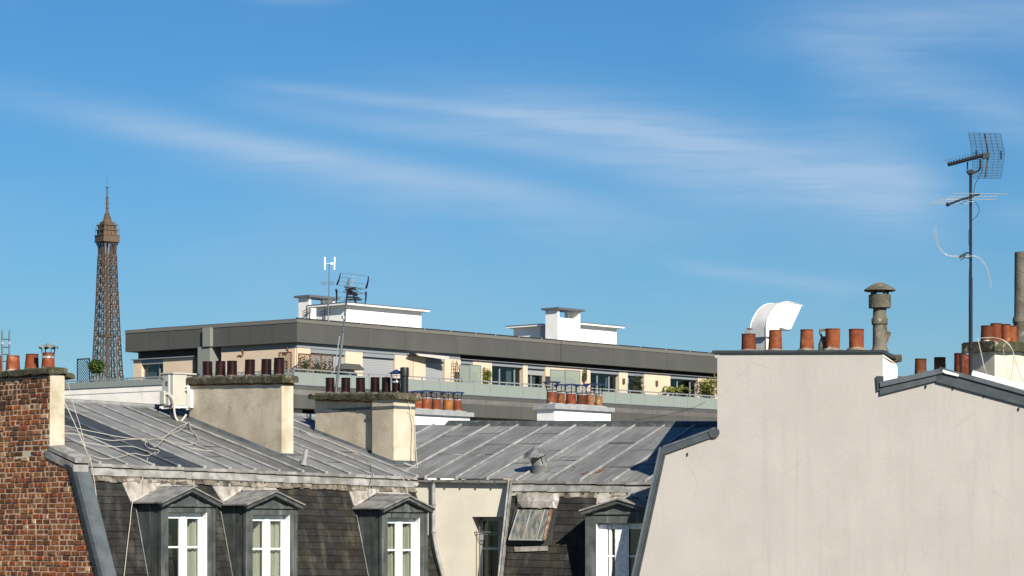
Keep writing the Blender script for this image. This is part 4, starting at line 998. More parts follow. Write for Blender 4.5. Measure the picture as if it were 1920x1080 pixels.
# right-hand chimney of house C
Rf = Fr((1865-960)/F*47.0, 47.0, 35)
zr_t = zof(657, 47.0)
mb = MB(); Rf.box(mb, 0, 2.2, -.62, 0, CZ+1.6, zr_t); rc = mb.build('chimney', mat('pale_stucco', (.70, .66, .56), (.60, .55, .45), 2, .9, 0, fine=(30, .08), streak=((.36, .33, .26), .5, 4, .6), bump=.25), HC)
lab(rc, 'pale chimney at the right edge with mossy slab, four pots and white cables')
cp = MB(); rough_slab(cp, [Rf.p(-.10, .10, 0), Rf.p(2.3, .10, 0), Rf.p(2.3, -.72, 0), Rf.p(-.10, -.72, 0)], (zr_t+.17, zr_t+.17), (zr_t-.01, zr_t-.01), .012, 20); cp.build('chimney_cap', CONC, rc)
for (px, d, h, c_, m_, r_) in ((1851, -.30, .30, (.55, .5, .5), TERRA, .118), (1868, -.46, .37, (.9, .85, .85), TERRA, .10), (1886, -.40, .36, (1, .95, .9), TERRA, .085), (1899, -.34, .33, (1, 1, .95), TERRA, .075)):
    pot(Rf.p(Rf.sof(px, d), d, zr_t+.16), r_, r_*.97, h, m_, rc, c_, n=22)
c = Rf.p(Rf.sof(1918, -.3), -.3, zr_t+.15); mb = MB(); hgt = zof(473, c.y)-c.z
mb.lathe(c, [(.17, -.05), (.17, zof(606, c.y)-c.z), (.185, zof(604, c.y)-c.z), (.18, zof(597, c.y)-c.z), (.155, zof(592, c.y)-c.z), (.148, hgt), (.125, hgt), (.125, .5), (.001, .5)], 26, wob=.006)
o = mb.build('tall_flue', FIBRE, rc, smooth=True); lab(o, 'tall mottled cement flue cut by the right edge')
# low stack behind the gable with small pots
Lf = Fr((1700-960)/F*50.2, 50.2, -5); zl = zof(705, 50.2)
mb = MB(); Lf.box(mb, -.15, 1.25, -.45, 0, CZ+.5, zl); lc = mb.build('rear_chimney', FIBRE, HC); lab(lc, 'low stack behind the gable ridge with worn pots')
for (px, h, c_) in ((1726, .36, (.55, .6, .55)), (1762.5, .385, (.62, .8, .5)), (1800, .46, (.5, .35, .35)), (1812, .44, (.55, .38, .36))):
    pot(Lf.p(Lf.sof(px, -.25+.0), -.25-(.12 if px == 1812 else 0), zl-.02), .115, .108, h, TERRA, lc, c_, n=20)
mb = MB(); mb.box(Lf.p(Lf.sof(1800, -.1), -.13, zl+.05), (.045, 0, 0), (0, .02, 0), (0, 0, .38)); mb.build('slot', SOOT, lc)

# ================================================================== white chimney stacks behind the ridge
def white_stack(corner, Y, ang, pxl, pxr, capy, name_label, pots, height=6):
    fr = Fr((corner-960)/F*Y, Y, ang); zc = zof(capy, Y)
    t = root('chimney_stack', name_label, 'chimney', fr.p(.5, -.3, CZ-4)); dl = fr.dof(pxl, 0); sr_ = fr.sof(pxr, 0)
    mb = MB(); fr.box(mb, 0, sr_, dl, 0, CZ-4, zc); mb.build('stack', WHITE, t)
    mb = MB(); fr.box(mb, -.06, sr_+.07, dl-.08, .07, zc+.002, zc+.10)
    rough_slab(mb, [fr.p(.05, 0-.02, 0), fr.p(sr_-.08, -.02, 0), fr.p(sr_-.08, dl+.06, 0), fr.p(.05, dl+.06, 0)], (zc+.14, zc+.13), (zc+.09, zc+.09), .012, 14)
    mb.build('chimney_cap', mat('zinc_cement', (.42, .43, .43), (.34, .35, .35), 5, .7, 0, fine=(20, .1)), t)
    for (px, w, h, col, cw) in pots:
        d = dl*.5; s = fr.sof(px, d); c = fr.p(s, d, zc+.125); r = w/2/F*Y
        mbp = pot(c, r, r*.94, h, TERRA, t, col, n=18); 
        b = MB(); b.lathe(c, [(r*.98, h-.055), (r*1.02, h-.05), (r*1.02, h-.03), (r*.98, h-.025)], 18); b.build('pot_collar', SILVER, t)
        if cw:
            cowl(t, c+V(0, 0, h), cw[0]*.88, cw[1], BLUEM, n=8, peak=.035, wav=1.5, legs=3, r_leg=r, drop=.05, legm=BLACKM)
    return t
white_stack(762, 60, 48, 735, 881, 776, 'low white chimney stack with five orange pots, left one of two', [
    (783, 17, .30, (1.0, .9, .9), (.20, .10)), (799, 19, .31, (1.0, .95, .9), (.22, .11)), (818, 18, .31, (.95, .85, .85), (.22, .11)), (840, 19, .31, (1.35, 1.7, 1.4), (.24, .11)), (858, 16, .31, (.95, .9, .9), (.18, .12))])
white_stack(1040, 60, 48, 1007, 1145, 767, 'white chimney stack with six varied pots, right one of two', [
    (1034.5, 20, .33, (.8, .85, 1.2), (.24, .16)), (1051.6, 15, .31, (.75, .8, .7), (.2, .13)), (1070.6, 20, .31, (.85, .6, .8), (.22, .15)), (1090.5, 20, .30, (.42, .45, .4), (.2, .16)), (1107, 15, .32, (1.15, 1.9, 2.4), (.18, .18)), (1122.5, 15, .31, (1.15, 2.2, 2.6), (.18, .2))])

# ================================================================== MODERN BLOCK
X0 = (557-960)/F*140.0
FR_ = Fr(X0, 140.0, 48); FL_ = Fr(X0, 140.0, -36.9)
MBK = root('apartment_block', 'modern flat-roofed apartment block with grey fascia, peach walls and glass balustrades', 'building', FR_.p(18, -6, 0))
zRT = zof(598, 140); zFB = zof(641, 140); SR = 48.0; SL = FL_.sof(235, 0)
def plan(dr, dl, sr=SR, sl=SL, back=-12):
    """plan outline with both facades offset"""
    # corner of the two offset lines
    a0 = FR_.p(0, dr, 0); b0 = FL_.p(0, dl, 0); t1, t2 = FR_.t, FL_.t
    den = t1.x*t2.y-t1.y*t2.x; k = ((b0.x-a0.x)*t2.y-(b0.y-a0.y)*t2.x)/den; K = a0+t1*k
    return [FL_.p(sl, dl, 0), K, FR_.p(sr, dr, 0), FR_.p(sr, back, 0), FR_.p(3, back, 0), FL_.p(sl, -9, 0)]
def zprism(mb, pl_, z0, z1, col=(1, 1, 1)): mb.prism([V(p.x, p.y, z0) for p in pl_], (0, 0, z1-z0), col)
mb = MB(); zprism(mb, plan(0, 0), zFB, zRT-.18, g3(1)); fs_ = mb.build('roof_fascia', FASC, MBK)
mb = MB(); zprism(mb, plan(.03, .03), zRT-.18, zRT, g3(1)); mb.build('roof_coping', FASCL, MBK)
# fascia joints and the notch on the left facade
mb = MB()
for px in (690, 760, 857, 950, 1150, 1250): s = FR_.sof(px, 0); FR_.box(mb, s, s+.02, -.01, .004, zFB, zRT-.18)
s = FR_.sof(1051, 0); FR_.box(mb, s, s+.06, -.01, .006, zFB, zRT-.0); FR_.box(mb, s, s+.05, .02, .036, zRT-.18, zRT)
for px in (280, 316, 430, 470, 510): s = FL_.sof(px, 0); FL_.box(mb, s, s+.02, -.01, .004, zFB, zRT-.18)
s = FL_.sof(384, 0); FL_.box(mb, s, s+.12, -.01, .006, zFB+.05, zRT-.25)
mb.build('cladding_joint', mat('joint_dark', (.05, .05, .045), rough=.7), fs_)
# facade levels
zDK = CZ+7.75; zHD = CZ+10.06
sPx = lambda px, d=-.25: FR_.sof(px, d)
mb = MB(); zprism(mb, plan(-1.3, -1.0), CZ+6.9, zFB); 
body = mb.build('recessed_wall', mat('recess_grey', (.13, .13, .125), rough=.8), MBK)
mb = MB(); zprism(mb, plan(-.3, -.3), 0, CZ+6.85); lowb = mb.build('lower_wall', CREAM, MBK)
# terrace slab and band
K1 = FR_.p(FR_.sof(552, 1.0), 1.0, 0); FB2 = Fr(K1.x, K1.y, -36.9); FRB = Fr(K1.x, K1.y, 48)
sBL = FB2.sof(121, 0)
zG0 = zof(740, FR_.y(FR_.sof(874, 1.0), 1.0)); zG1 = zof(718.5, FR_.y(FR_.sof(874, 1.0), 1.0)); zRL = zof(713.0, FR_.y(FR_.sof(874, 1.0), 1.0)); zBB = zof(780.5, FR_.y(FR_.sof(866, 1.0), 1.0))
pk = [FB2.p(sBL, 0, 0), V(K1.x, K1.y, 0), FRB.p(SR, 0, 0), FRB.p(SR, -6, 0), FRB.p(4, -6, 0), FB2.p(sBL, -10, 0)]
mb = MB(); zprism(mb, pk, zDK-.25, zDK); mb.build('terrace_deck', TERR, MBK)
mb = MB(); FRB.box(mb, 0, SR, -.15, 0, zBB, zG0-.03); FB2.box(mb, FB2.sof(420, 0), 0, -.15, -.001, zBB, zG0-.03)
FRB.box(mb, .1, SR, -1.5, -.15, zBB, zBB+.1)
tb = mb.build('terrace_band', FASC, MBK)
mb = MB(); FB2.box(mb, sBL, FB2.sof(420, 0), -.2, 0, 2, zof(727.5, FB2.y(FB2.sof(200, 0), 0))); mb.build('parapet_wall', WWALL, MBK)
mb = MB(); FB2.box(mb, sBL, FB2.sof(420, 0), -.2, .03, zof(727.5, FB2.y(FB2.sof(200, 0), 0)), zof(726, FB2.y(FB2.sof(200, 0), 0))); FRB.box(mb, 0, SR, -.1, .02, zG0-.04, zG0)
mb.build('band_coping', COPING, MBK)
for k in range(0, 12):
    mb = MB(); s = 2.9+k*2.95; FRB.box(mb, s, s+.02, -.01, .003, zBB, zG0-.04); mb.build('cladding_joint', mat('joint_dark', (.05, .05, .045)), tb)
def balustrade(fr, s0, s1, z0, z1, zr, step, parent):
    rr = MB(); n = max(1, round((s1-s0)/step)); 
    for k in range(n+1):
        a, b = s0+(s1-s0)*k/n, s0+(s1-s0)*(k+1)/n
        if k < n: gm = MB(); fr.box(gm, a+.02, b-.02, -.02, 0, z0+.01, z1); gm.build('glass_panel', BAL, parent)
        pm = MB(); fr.box(pm, a-.025, a+.025, -.07, -.02, z0-.02, zr); pm.build('post', LGREY, parent)
    fr.box(rr, s0-.03, s1+.03, -.08, -.01, zr-.02, zr+.045); fr.box(rr, s0, s1, -.05, -.015, z1, z1+.03)
    rr.build('handrail', LGREY, parent)
blm = MB(); FRB.box(blm, 0, SR, -.06, .005, zG0-.03, zG0+.01); FB2.box(blm, sBL, 0, -.06, .005, zG0-.03, zG0+.01); bl_ = blm.build('balustrade', LGREY, MBK)
balustrade(FRB, 0, SR, zG0, zG1, zRL, 1.38, bl_); balustrade(FB2, sBL, -.1, zG0+.0, zG1, zRL-.05, 1.25, bl_)

# facade panels of the right facade: cream piers, windows in between
def wall_piece(px0, px1, m, zt, parent, fr=FR_, d=-.25, zb=None, name='wall_panel', th=.5):
    mb = MB(); a, b = fr.sof(px0, d), fr.sof(px1, d); fr.box(mb, a, b, d-th, d, zb or zDK, zt); return mb.build(name, m, parent)
for a, b in ((557, 582), (648, 680), (740.5, 798), (834, 864), (887, 922.5), (981, 989.5), (1023, 1107), (1161, 1177), (1208, 1257), (1309, 1400)):
    wall_piece(a, b, CREAM, zHD if a < 860 else zHD, MBK)
wall_piece(557, 863, LGREY, zFB, MBK, zb=zHD+.002, d=-.23, name='header_panel')
mb = MB(); a, b = FR_.sof(863, -.25), SR; FR_.box(mb, a, b, -1.3, -.12, zHD+.004, zHD+.035); mb.build('pergola_rail', LGREY, MBK)
def window(fr, px0, px1, kind, parent, zt=zHD, head=.22, mull=(), cur=(), cut=.3, d=-.25, zb=None, panes='dark'):
    a, b = fr.sof(px0, d), fr.sof(px1, d); zb = zb or zDK; wf = MB()
    fr.box(wf, a, b, d-.14, d-.02, zt-head, zt); hdr = None
    dd = d-.22; fm = .05
    z1 = zt-head
    wf2 = MB()
    for (p, q_, r_, s_) in ((a, b, z1-fm, z1), (a, a+fm, zb, z1), (b-fm, b, zb, z1)): fr.box(wf2, p, q_, dd-.06, dd, r_, s_)
    for mp in mull: m_ = fr.sof(mp, d); fr.box(wf2, m_-.04, m_+.04, dd-.06, dd+.01, zb, z1)
    w_ = wf2.build('window_frame', LGREY if kind != 'white' else WFRAME, parent)
    wf.build('shutter_box', LGREY, w_)
    g_ = MB(); fr.box(g_, a, b, dd-.04, dd-.035, zb, z1); g_.build('pane', DPANE, w_)
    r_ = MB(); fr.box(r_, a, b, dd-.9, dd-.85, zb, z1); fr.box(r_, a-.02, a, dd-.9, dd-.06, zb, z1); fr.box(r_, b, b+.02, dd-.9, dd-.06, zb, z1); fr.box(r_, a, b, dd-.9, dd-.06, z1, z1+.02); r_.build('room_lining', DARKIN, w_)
    if kind == 'shutter':
        s_ = MB(); z = z1
        while z > z1-(z1-zb)*cut: fr.box(s_, a+.02, b-.02, dd+.02, dd+.05, z-.085, z-.006); z -= .09
        fr.box(s_, a+.02, b-.02, dd+.015, dd+.03, z, z1); s_.build('roller_shutter', SHUT, w_)
    if cur:
        c_ = MB()
        for (p, q_) in cur:
            u0, u1 = fr.sof(p, d), fr.sof(q_, d); N = max(4, int((u1-u0)/.06))
            for k in range(N):
                x0_, x1_ = u0+(u1-u0)*k/N, u0+(u1-u0)*(k+1)/N
                c_.face([fr.p(x0_, dd-.12+.03*math.sin(k*2.1), zb), fr.p(x1_, dd-.12+.03*math.sin((k+1)*2.1), zb), fr.p(x1_, dd-.12+.03*math.sin((k+1)*2.1), z1-.03), fr.p(x0_, dd-.12+.03*math.sin(k*2.1), z1-.03)])
        c_.build('curtain', CURTW, w_)
    return w_
window(FR_, 582, 648, 'shutter', MBK, cut=.35, cur=((615, 645),), mull=(615,))
window(FR_, 680, 740.5, 'shutter', MBK, cut=1.0)
window(FR_, 798, 834, 'shutter', MBK, cut=.72, mull=(816,))
window(FR_, 864, 887, 'glass', MBK)
window(FR_, 922.5, 981, 'glass', MBK, mull=(942, 970), cur=((957, 967.5),))
window(FR_, 989.5, 1023, 'shutter', MBK, cut=.13, mull=(1001,), cur=((998, 1011),))
window(FR_, 1107, 1161, 'glass', MBK, mull=(1125, 1147), cur=((1143, 1151),))
window(FR_, 1177, 1208, 'glass', MBK, mull=(1183,))
window(FR_, 1257, 1309, 'glass', MBK, mull=(1275, 1299))
# left facade
for a, b, m, zt_, zb_ in ((250, 265, CREAM, zFB-.45, None), (306, 362, CREAM, zFB-.45, None), (415, 553, CREAM, zFB-.32, None)):
    wall_piece(a, b, m, zt_, MBK, fr=FL_, d=-.35 if a < 400 else -.20, zb=zb_)
mb = MB(); FL_.box(mb, FL_.sof(247, -.3), FL_.sof(366, -.3), -1.0, -.2, zFB-.45, zFB-.40); mb.build('canopy_slab', LGREY, MBK)
wall_piece(414, 557, LGREY, zFB, MBK, fr=FL_, d=-.42, zb=zFB-.32, name='header_panel')
mb = MB(); a, b = FL_.sof(376, -.1), FL_.sof(399, -.1); FL_.box(mb, a, b, -1.0, .12, zDK, zFB+.02); FL_.box(mb, a+.45, b+.1, -.3, .22, zFB+.02, zRT-.17); mb.build('corner_column', PLINTH, MBK)
window(FL_, 265, 306, 'glass', MBK, zt=zFB-.46, head=.26, d=-.35, mull=(294,), cur=((267, 286),))
window(FL_, 363, 374, 'glass', MBK, zt=zFB-.46, head=.1, d=-.5, mull=(368,))
# lower floor strip
for px0, px1, m in ((860, 878, DARKIN), (880, 893, LGREY), (905, 918, CREAM), (919, 950, LGREY), (951, 971, CREAM), (972, 1010, DARKIN), (1100, 1140, LGREY), (1180, 1230, DARKIN), (545, 566, WWALL), (567, 600, DARKIN)):
    mb = MB(); a, b = FR_.sof(px0, -.2), FR_.sof(px1, -.2); FR_.box(mb, a, b, -.28, -.18, CZ+4.2, CZ+6.84); mb.build('lower_window', m, lowb)
# roof edge rail
mb = MB(); s = .2; rg = random.Random(2)
while s < SR:
    L = rg.uniform(1.1, 2.3); FR_.box(mb, s, s+L, -.30, -.22, zRT+.02, zRT+.10); FR_.box(mb, s+L+.02, s+L+.12, -.28, -.2, zRT, zRT+.12, g3(8)); s += L+.16
FL_.box(mb, SL+1, -.3, -.7, -.6, zRT, zRT+.09)
mb.build('roof_edge_rail', mat('edge_rail', (.03, .03, .032), rough=.5, attr=True), MBK)
# penthouses
def eave_slab(mb, fr, s0, s1, d0, d1, z, ov=.35): fr.box(mb, s0-ov, s1+ov, d0-ov, d1+ov, z, z+.10, g3(1))
dP = -4.0
def pbox(px0, px1, depth, ytop, label, dp=dP, slab=True, m=WHITE, zb=zRT-.2):
    s0, s1 = FR_.sof(px0, dp), FR_.sof(px1, dp); zt = zof(ytop, FR_.y(s0, dp)); mb = MB(); FR_.box(mb, s0, s1, dp-depth, dp, zb, zt)
    o = mb.build('penthouse', m, MBK); lab(o, label)
    if slab:
        mb = MB(); eave_slab(mb, FR_, s0, s1, dp-depth, dp, zt); mb.build('roof_slab', WHITE, o)
        mb = MB(); FR_.box(mb, s0-.37, s1+.37, dp-depth-.37, dp+.37, zt+.10, zt+.14); mb.build('slab_edge', GREYM, o)
    return o, s0, s1, zt
p1, s0, s1, zt = pbox(649, 790, 2.4, 572, 'white plant room on the flat roof, behind the twin aerials')
mb = MB(); a, b = FR_.sof(697, dP+.01), FR_.sof(711, dP+.01)
z = zt-.55
for k in range(8): FR_.box(mb, a, b, dP, dP+.02, z-.1, z-.01); z -= .1
FR_.box(mb, a-.02, b+.05, dP, dP+.03, zt-.55, zt-.50); mb.build('louvre', WHITE, p1)
def portal(px0, px1, depth, ytop, yopen, dp, label, m):
    s0, s1 = FR_.sof(px0, dp), FR_.sof(px1, dp); zt, zo = zof(ytop, FR_.y(s0, dp)), zof(yopen, FR_.y(s0, dp)); mb = MB(); t_ = .14
    FR_.box(mb, s0, s1, dp-depth, dp, zRT-.2, zo); FR_.box(mb, s0, s0+t_, dp-depth, dp, zo, zt); FR_.box(mb, s1-t_, s1, dp-depth, dp, zo, zt)
    FR_.box(mb, s0+(s1-s0)*.86, s1-t_, dp-depth, dp-depth*.75, zo, zt)
    o = mb.build('vent_shaft', m, MBK); lab(o, label)
    mb = MB(); FR_.box(mb, s0-.18, s1+.22, dp-depth-.2, dp+.2, zt, zt+.12); mb.build('shaft_cap', GREYM, o); return o
portal(1046, 1088, 1.0, 580, 595, -3.4, 'square white shaft with a see-through top, on the right of the flat roof', WHITE)
pbox(1083, 1156, 3.0, 609, 'long low white plant room beside the square shaft', dp=-3.9)
pbox(1013, 1030, 2.2, 612, 'small plant room partly behind the square shaft', dp=-6.0)
portal(580, 628, .9, 557, 571, -8.5, 'far open-topped shaft at the left of the flat roof', WHITE)
# wall ornaments, lamps, awning, screens, plants, ladder
def ornament(px, py, label, fr, d):
    mb = MB(); c = fr.pt(px, py, d); mb.tube(catmull([c+fr.t*-.28+V(0, 0, .02), c+fr.t*-.1+V(0, 0, .06), c, c+fr.t*.12+V(0, 0, .18), c+fr.t*.03+V(0, 0, .34)], 4), .035, 6)
    solo(mb, 'wall_ornament', RUST, label, 'ornament', 'bird shaped wall ornaments')
ornament(453, 668, 'curved metal bird ornament on the peach wall above the maroon pots', FL_, -.17)
ornament(537, 664, 'curved metal bird ornament above the small brown trellis', FL_, -.17)
def lamp(px, py, label):
    c = FR_.pt(px, py, -.24); r = root('wall_lamp', label, 'lamp', c, 'outdoor lamps on the peach wall'); mb = MB(); mb.box(c, FR_.t*.14, FR_.n*.12, (0, 0, .30)); mb.build('housing', WOODB, r); mb = MB(); mb.box(c+FR_.t*.15+V(0, 0, .03), FR_.t*.04, FR_.n*.1, (0, 0, .22)); mb.build('diffuser', WHITE, r)
lamp(1167, 719, 'small brown wall lamp on the narrow peach pier'); lamp(1229, 723, 'small brown wall lamp on the wide peach panel right of the bush')
# folded awning
r = root('awning', 'rolled pale striped awning under the grey fascia', 'awning', FR_.pt(775, 664, .1)); mb = MB(); a, b = FR_.pt(772, 662, .15), FR_.pt(842, 668, .45)
mb.box8([a, b, b+V(0, 0, -.20), a+V(0, 0, -.10), a-FR_.n*.3+V(0, 0, .03), b-FR_.n*.5+V(0, 0, .03), b-FR_.n*.5+V(0, 0, -.06), a-FR_.n*.3+V(0, 0, -.06)]); mb.build('canvas', mat('awning_canvas', (.70, .62, .58), (.55, .5, .48), 3, .9, stretch=(1, 1, 8)), r)
mb = MB(); mb.tube([a-FR_.t*.2, a+FR_.t*.5-V(0, 0, .1)], .06, 6); mb.tube([a+FR_.t*.1, a+FR_.t*.1-V(0, 0, 1.9)], .015, 5); mb.build('awning_arm', BLACKM, r)
# privacy screens
def screen(px0, px1, y0, y1, d, m, label, group, fr=FR_, nm='privacy_screen', frame=LGREY):
    a, b = fr.sof(px0, d), fr.sof(px1, d); Ym = fr.y((a+b)/2, d); z1 = zof(y0, Ym); z0 = zDK
    r = root(nm, label, 'screen', fr.p((a+b)/2, d, z0), group); mb = MB(); fr.box(mb, a+.03, b-.03, d-.015, d, z0+.05, z1-.03); mb.build('panel', m, r)
    mb = MB(); fr.box(mb, a, a+.05, d-.03, d+.02, z0, z1); fr.box(mb, b-.05, b, d-.03, d+.02, z0, z1); fr.box(mb, a, b, d-.03, d+.02, z1-.04, z1); mb.build('frame', frame, r)
screen(862, 880, 684, 716, .35, FROST, 'frosted screen next to the leaning ladder', 'frosted glass privacy screens'); screen(881, 902, 684, 718, .35, FROST, 'frosted screen beside the climbing plant', 'frosted glass privacy screens')
screen(1032, 1059, 693, 725, .35, FROST, 'frosted screen above the white chimney stack, left panel', 'frosted glass privacy screens'); screen(1060, 1088, 694, 726, .35, FROST, 'frosted screen above the white chimney stack, right panel', 'frosted glass privacy screens')
def trellis(px0, px1, y0, fr, d, m, label, group=None, foliage=None, cr=.30, diag=True):
    a, b = fr.sof(px0, d), fr.sof(px1, d); Ym = fr.y((a+b)/2, d); z1 = zof(y0, Ym); z0 = zDK
    r = root('trellis', label, 'trellis', fr.p((a+b)/2, d, z0), group); mb = MB(); w_ = .022
    for (p, q_) in ((fr.p(a, d, z0), fr.p(a, d, z1)), (fr.p(b, d, z0), fr.p(b, d, z1)), (fr.p(a, d, z1), fr.p(b, d, z1)), (fr.p(a, d, z0), fr.p(b, d, z0))): mb.bar(p, q_, .045)
    W_, H_ = b-a, z1-z0; st = .16
    k = -H_
    while k < W_:
        for sg in (1, -1):
            # diagonal x-k = z
            x0_, x1_ = max(k, 0), min(k+H_, W_)
            if x1_-x0_ > .03:
                za, zb2 = x0_-k, x1_-k
                if sg < 0: pa, pb = fr.p(b-x0_, d, z0+za), fr.p(b-x1_, d, z0+zb2)
                else: pa, pb = fr.p(a+x0_, d, z0+za), fr.p(a+x1_, d, z0+zb2)
                mb.bar(pa, pb, w_)
        k += st
    mb.build('lattice', m, r)
    if foliage: foliage(r, a, b, z0, z1, fr, d)
    return r
def leaves(center, rad, n, size, seed=1, shape='ball', col=(.6, 1.4)):
    rg = random.Random(seed); mb = MB(); c = Vector(center)
    cl = [Vector((rg.uniform(-1, 1), rg.uniform(-1, 1), rg.uniform(-1, 1))) for _ in range(max(6, n//22))]
    cl = [v if v.length < 1 else v.normalized()*rg.uniform(.5, 1) for v in cl]
    for _ in range(n):
        v = rg.choice(cl)+Vector((rg.gauss(0, .20), rg.gauss(0, .20), rg.gauss(0, .20)))
        p = c+Vector((v.x*rad[0], v.y*rad[1], v.z*rad[2])); s = size*rg.uniform(.6, 1.4)
        a = Vector((rg.uniform(-1, 1), rg.uniform(-1, 1), rg.uniform(-.4, 1))).normalized()*s; b = a.cross(Vector((rg.uniform(-1, 1), rg.uniform(-1, 1), rg.uniform(-1, 1)))).normalized()*s*.42
        k = rg.uniform(*col); mb.face([p-a*.5, p+b*.5, p+a*.5, p-b*.5], (k, k, k*.9))
    return mb
def leafy(a, b, dens, seed): 
    def f(r, s0, s1, z0, z1, fr, d):
        mb = leaves(fr.p((s0+s1)/2, d, (z0+z1)/2), (abs(s1-s0)*.40*abs(fr.t.x)+.08, abs(s1-s0)*.40*abs(fr.t.y)+.08, (z1-z0)*.42), dens, .13, seed, col=(.5, 1.8)); mb.build('leaves', a, r)
    return f
MIXL = leafmat('ivy_leaf', (.10, .11, .05), (.05, .055, .03))
trellis(145, 168, 673, FB2, -.35, BLACKM, 'dark diagonal trellis at the far left end of the terrace', None)
trellis(523, 546, 661, FL_, .15, WOODB, 'small brown trellis on the peach wall above the maroon pots')
for k, (a, b) in enumerate(((560, 581), (582, 602), (603, 624))):
    trellis(a, b, 664+k*1.2, FR_, .55, WOODB, ('leafy trellis panel nearest the building corner', 'middle leafy trellis panel on the terrace', 'leafy trellis panel left of the leaning aerial mast')[k], 'leafy trellis panels', leafy(MIXL, None, 520, 40+k))
def bush(px, y0, y1, wpx, m, label, seed, fr=FR_, d=.1, n=700, size=.13, nm='shrub', cat='shrub', group=None, potted=True, slim=1.0, col=(.6, 1.4)):
    s = fr.sof(px, d); Y = fr.y(s, d); z1, z0 = zof(y0, Y), zof(y1, Y); c = fr.p(s, d, (z0+z1)/2)
    r = root(nm, label, cat, fr.p(s, d, zDK), group); rx = wpx/2/F*Y
    leaves(c, (rx*.9, rx*.8*slim, (z1-z0)*.46), n, size, seed, col=col).build('foliage', m, r)
    mb = MB(); mb.tube([fr.p(s, d, zDK+.2), fr.p(s, d, (z0+z1)/2)], .03, 6, r2=.015)
    for k in range(4): a = k*1.7; mb.tube([fr.p(s, d, z0+.1), fr.p(s, d, (z0+z1)/2)+V(rx*.5*math.cos(a), rx*.5*math.sin(a), .2)], .015, 5)
    mb.build('stem', BARK, r)
    if potted: mb = MB(); mb.lathe(fr.p(s, d, zDK+.001), [(.14, 0), (.20, .33), (.21, .34), (.18, .34), (.17, .28), (.001, .28)], 14); mb.build('planter', CLAY, r, smooth=True)
bush(181, 675, 700, 28, LEAF, 'ivy bush beside the dark trellis in front of the far tower', 51, FB2, -.5, 2200, .17, potted=False)
bush(914, 688, 722, 20, LEAFY, 'yellow green climbing plant on the peach wall', 52, FR_, -.0, 700, .12, nm='climbing_plant', cat='plant', potted=False, slim=.4)
bush(1097, 690, 722, 9, LEAF, 'narrow dark climber on the pier right of the frosted screens', 53, FR_, -.05, 260, .11, nm='climbing_plant', cat='plant', potted=False, slim=.5)
bush(1194, 702, 742, 26, DLEAF, 'dark conical bush in front of a window', 54, FR_, .3, 1100, .11)
bush(1330, 706, 746, 46, LEAFY, 'large yellow green bush at the end of the terrace by the gable', 55, FR_, .3, 1500, .13, col=(.4, 1.2))
bush(1190, 722, 738, 12, DLEAF, 'little plant low beside the conical bush', 56, FR_, .6, 120, .10)
# hanging stems above the frosted glass
def palm(px, py, label, seed):
    s = FR_.sof(px, .4); c = FR_.pt(px, py, .4); r = root('palm_plant', label, 'plant', FR_.p(s, .4, zDK)); rg = random.Random(seed); mb = MB()
    for k in range(16):
        a = k*2.4; L = rg.uniform(.5, .9); up = rg.uniform(.15, .5); pts = [c, c+V(math.cos(a)*L*.5, math.sin(a)*L*.5, up), c+V(math.cos(a)*L, math.sin(a)*L, up*.45)]
        cr_ = catmull(pts, 5)
        for i in range(len(cr_)-1):
            for sg in (-1, 1):
                sd = V(-math.sin(a), math.cos(a), 0)*sg*.15*(1-i/len(cr_)*.6); mb.face([cr_[i], cr_[i+1], cr_[i+1]+sd-V(0, 0, .05)+(cr_[i+1]-cr_[i])*.8], g3(rg.uniform(.7, 1.5)))
    mb.build('fronds', LEAFY, r); mb = MB(); mb.tube([FR_.p(s, .4, zDK), c], .06, 8, r2=.05); mb.build('stem', BARK, r)
palm(1272, 736, 'feathery palm in front of the dark window near the terrace end', 3); palm(1256, 738, 'smaller palm left of the feathery one', 9)
# ladder leaning on the wall
a0, a1 = FR_.pt(852, 718, .3), FR_.pt(849, 676, -.1); b0, b1 = FR_.pt(859, 719, .3), FR_.pt(856, 676.5, -.1)
mb = MB(); mb.bar(a0, a1, .03); mb.bar(b0, b1, .03)
for k in range(1, 8): mb.bar(a0.lerp(a1, k/8), b0.lerp(b1, k/8), .022)
mb.bar(FR_.pt(868, 719, .5), FR_.pt(856, 676.5, -.08), .03)
solo(mb, 'ladder', WOODB, 'brown step ladder leaning by the frosted screen', 'ladder')
# parasol roof in front of the shuttered window
c = FR_.pt(661, 692, .5); r = root('gazebo_top', 'dark low pavilion roof standing on the terrace', 'parasol', FR_.pt(661, 712, .5)); mb = MB()
mb.mesh([c+FR_.t*-.95+V(0, 0, -.02), c+FR_.t*.95+V(0, 0, -.02), c+FR_.t*.55+V(0, 0, .28), c+FR_.t*-.5+V(0, 0, .28), c+FR_.t*-.95-FR_.n*.6+V(0, 0, -.02), c+FR_.t*.95-FR_.n*.6+V(0, 0, -.02), c+FR_.t*.55-FR_.n*.5+V(0, 0, .28), c+FR_.t*-.5-FR_.n*.5+V(0, 0, .28)],
        [(0, 1, 2, 3), (4, 5, 6, 7), (0, 1, 5, 4), (1, 2, 6, 5), (2, 3, 7, 6), (3, 0, 4, 7)]); mb.build('canopy', FASC, r)
mb = MB(); mb.bar(c-FR_.n*.3+V(0, 0, -.02), V((c-FR_.n*.3).x, (c-FR_.n*.3).y, zDK), .05); mb.build('post', GREYM, r)
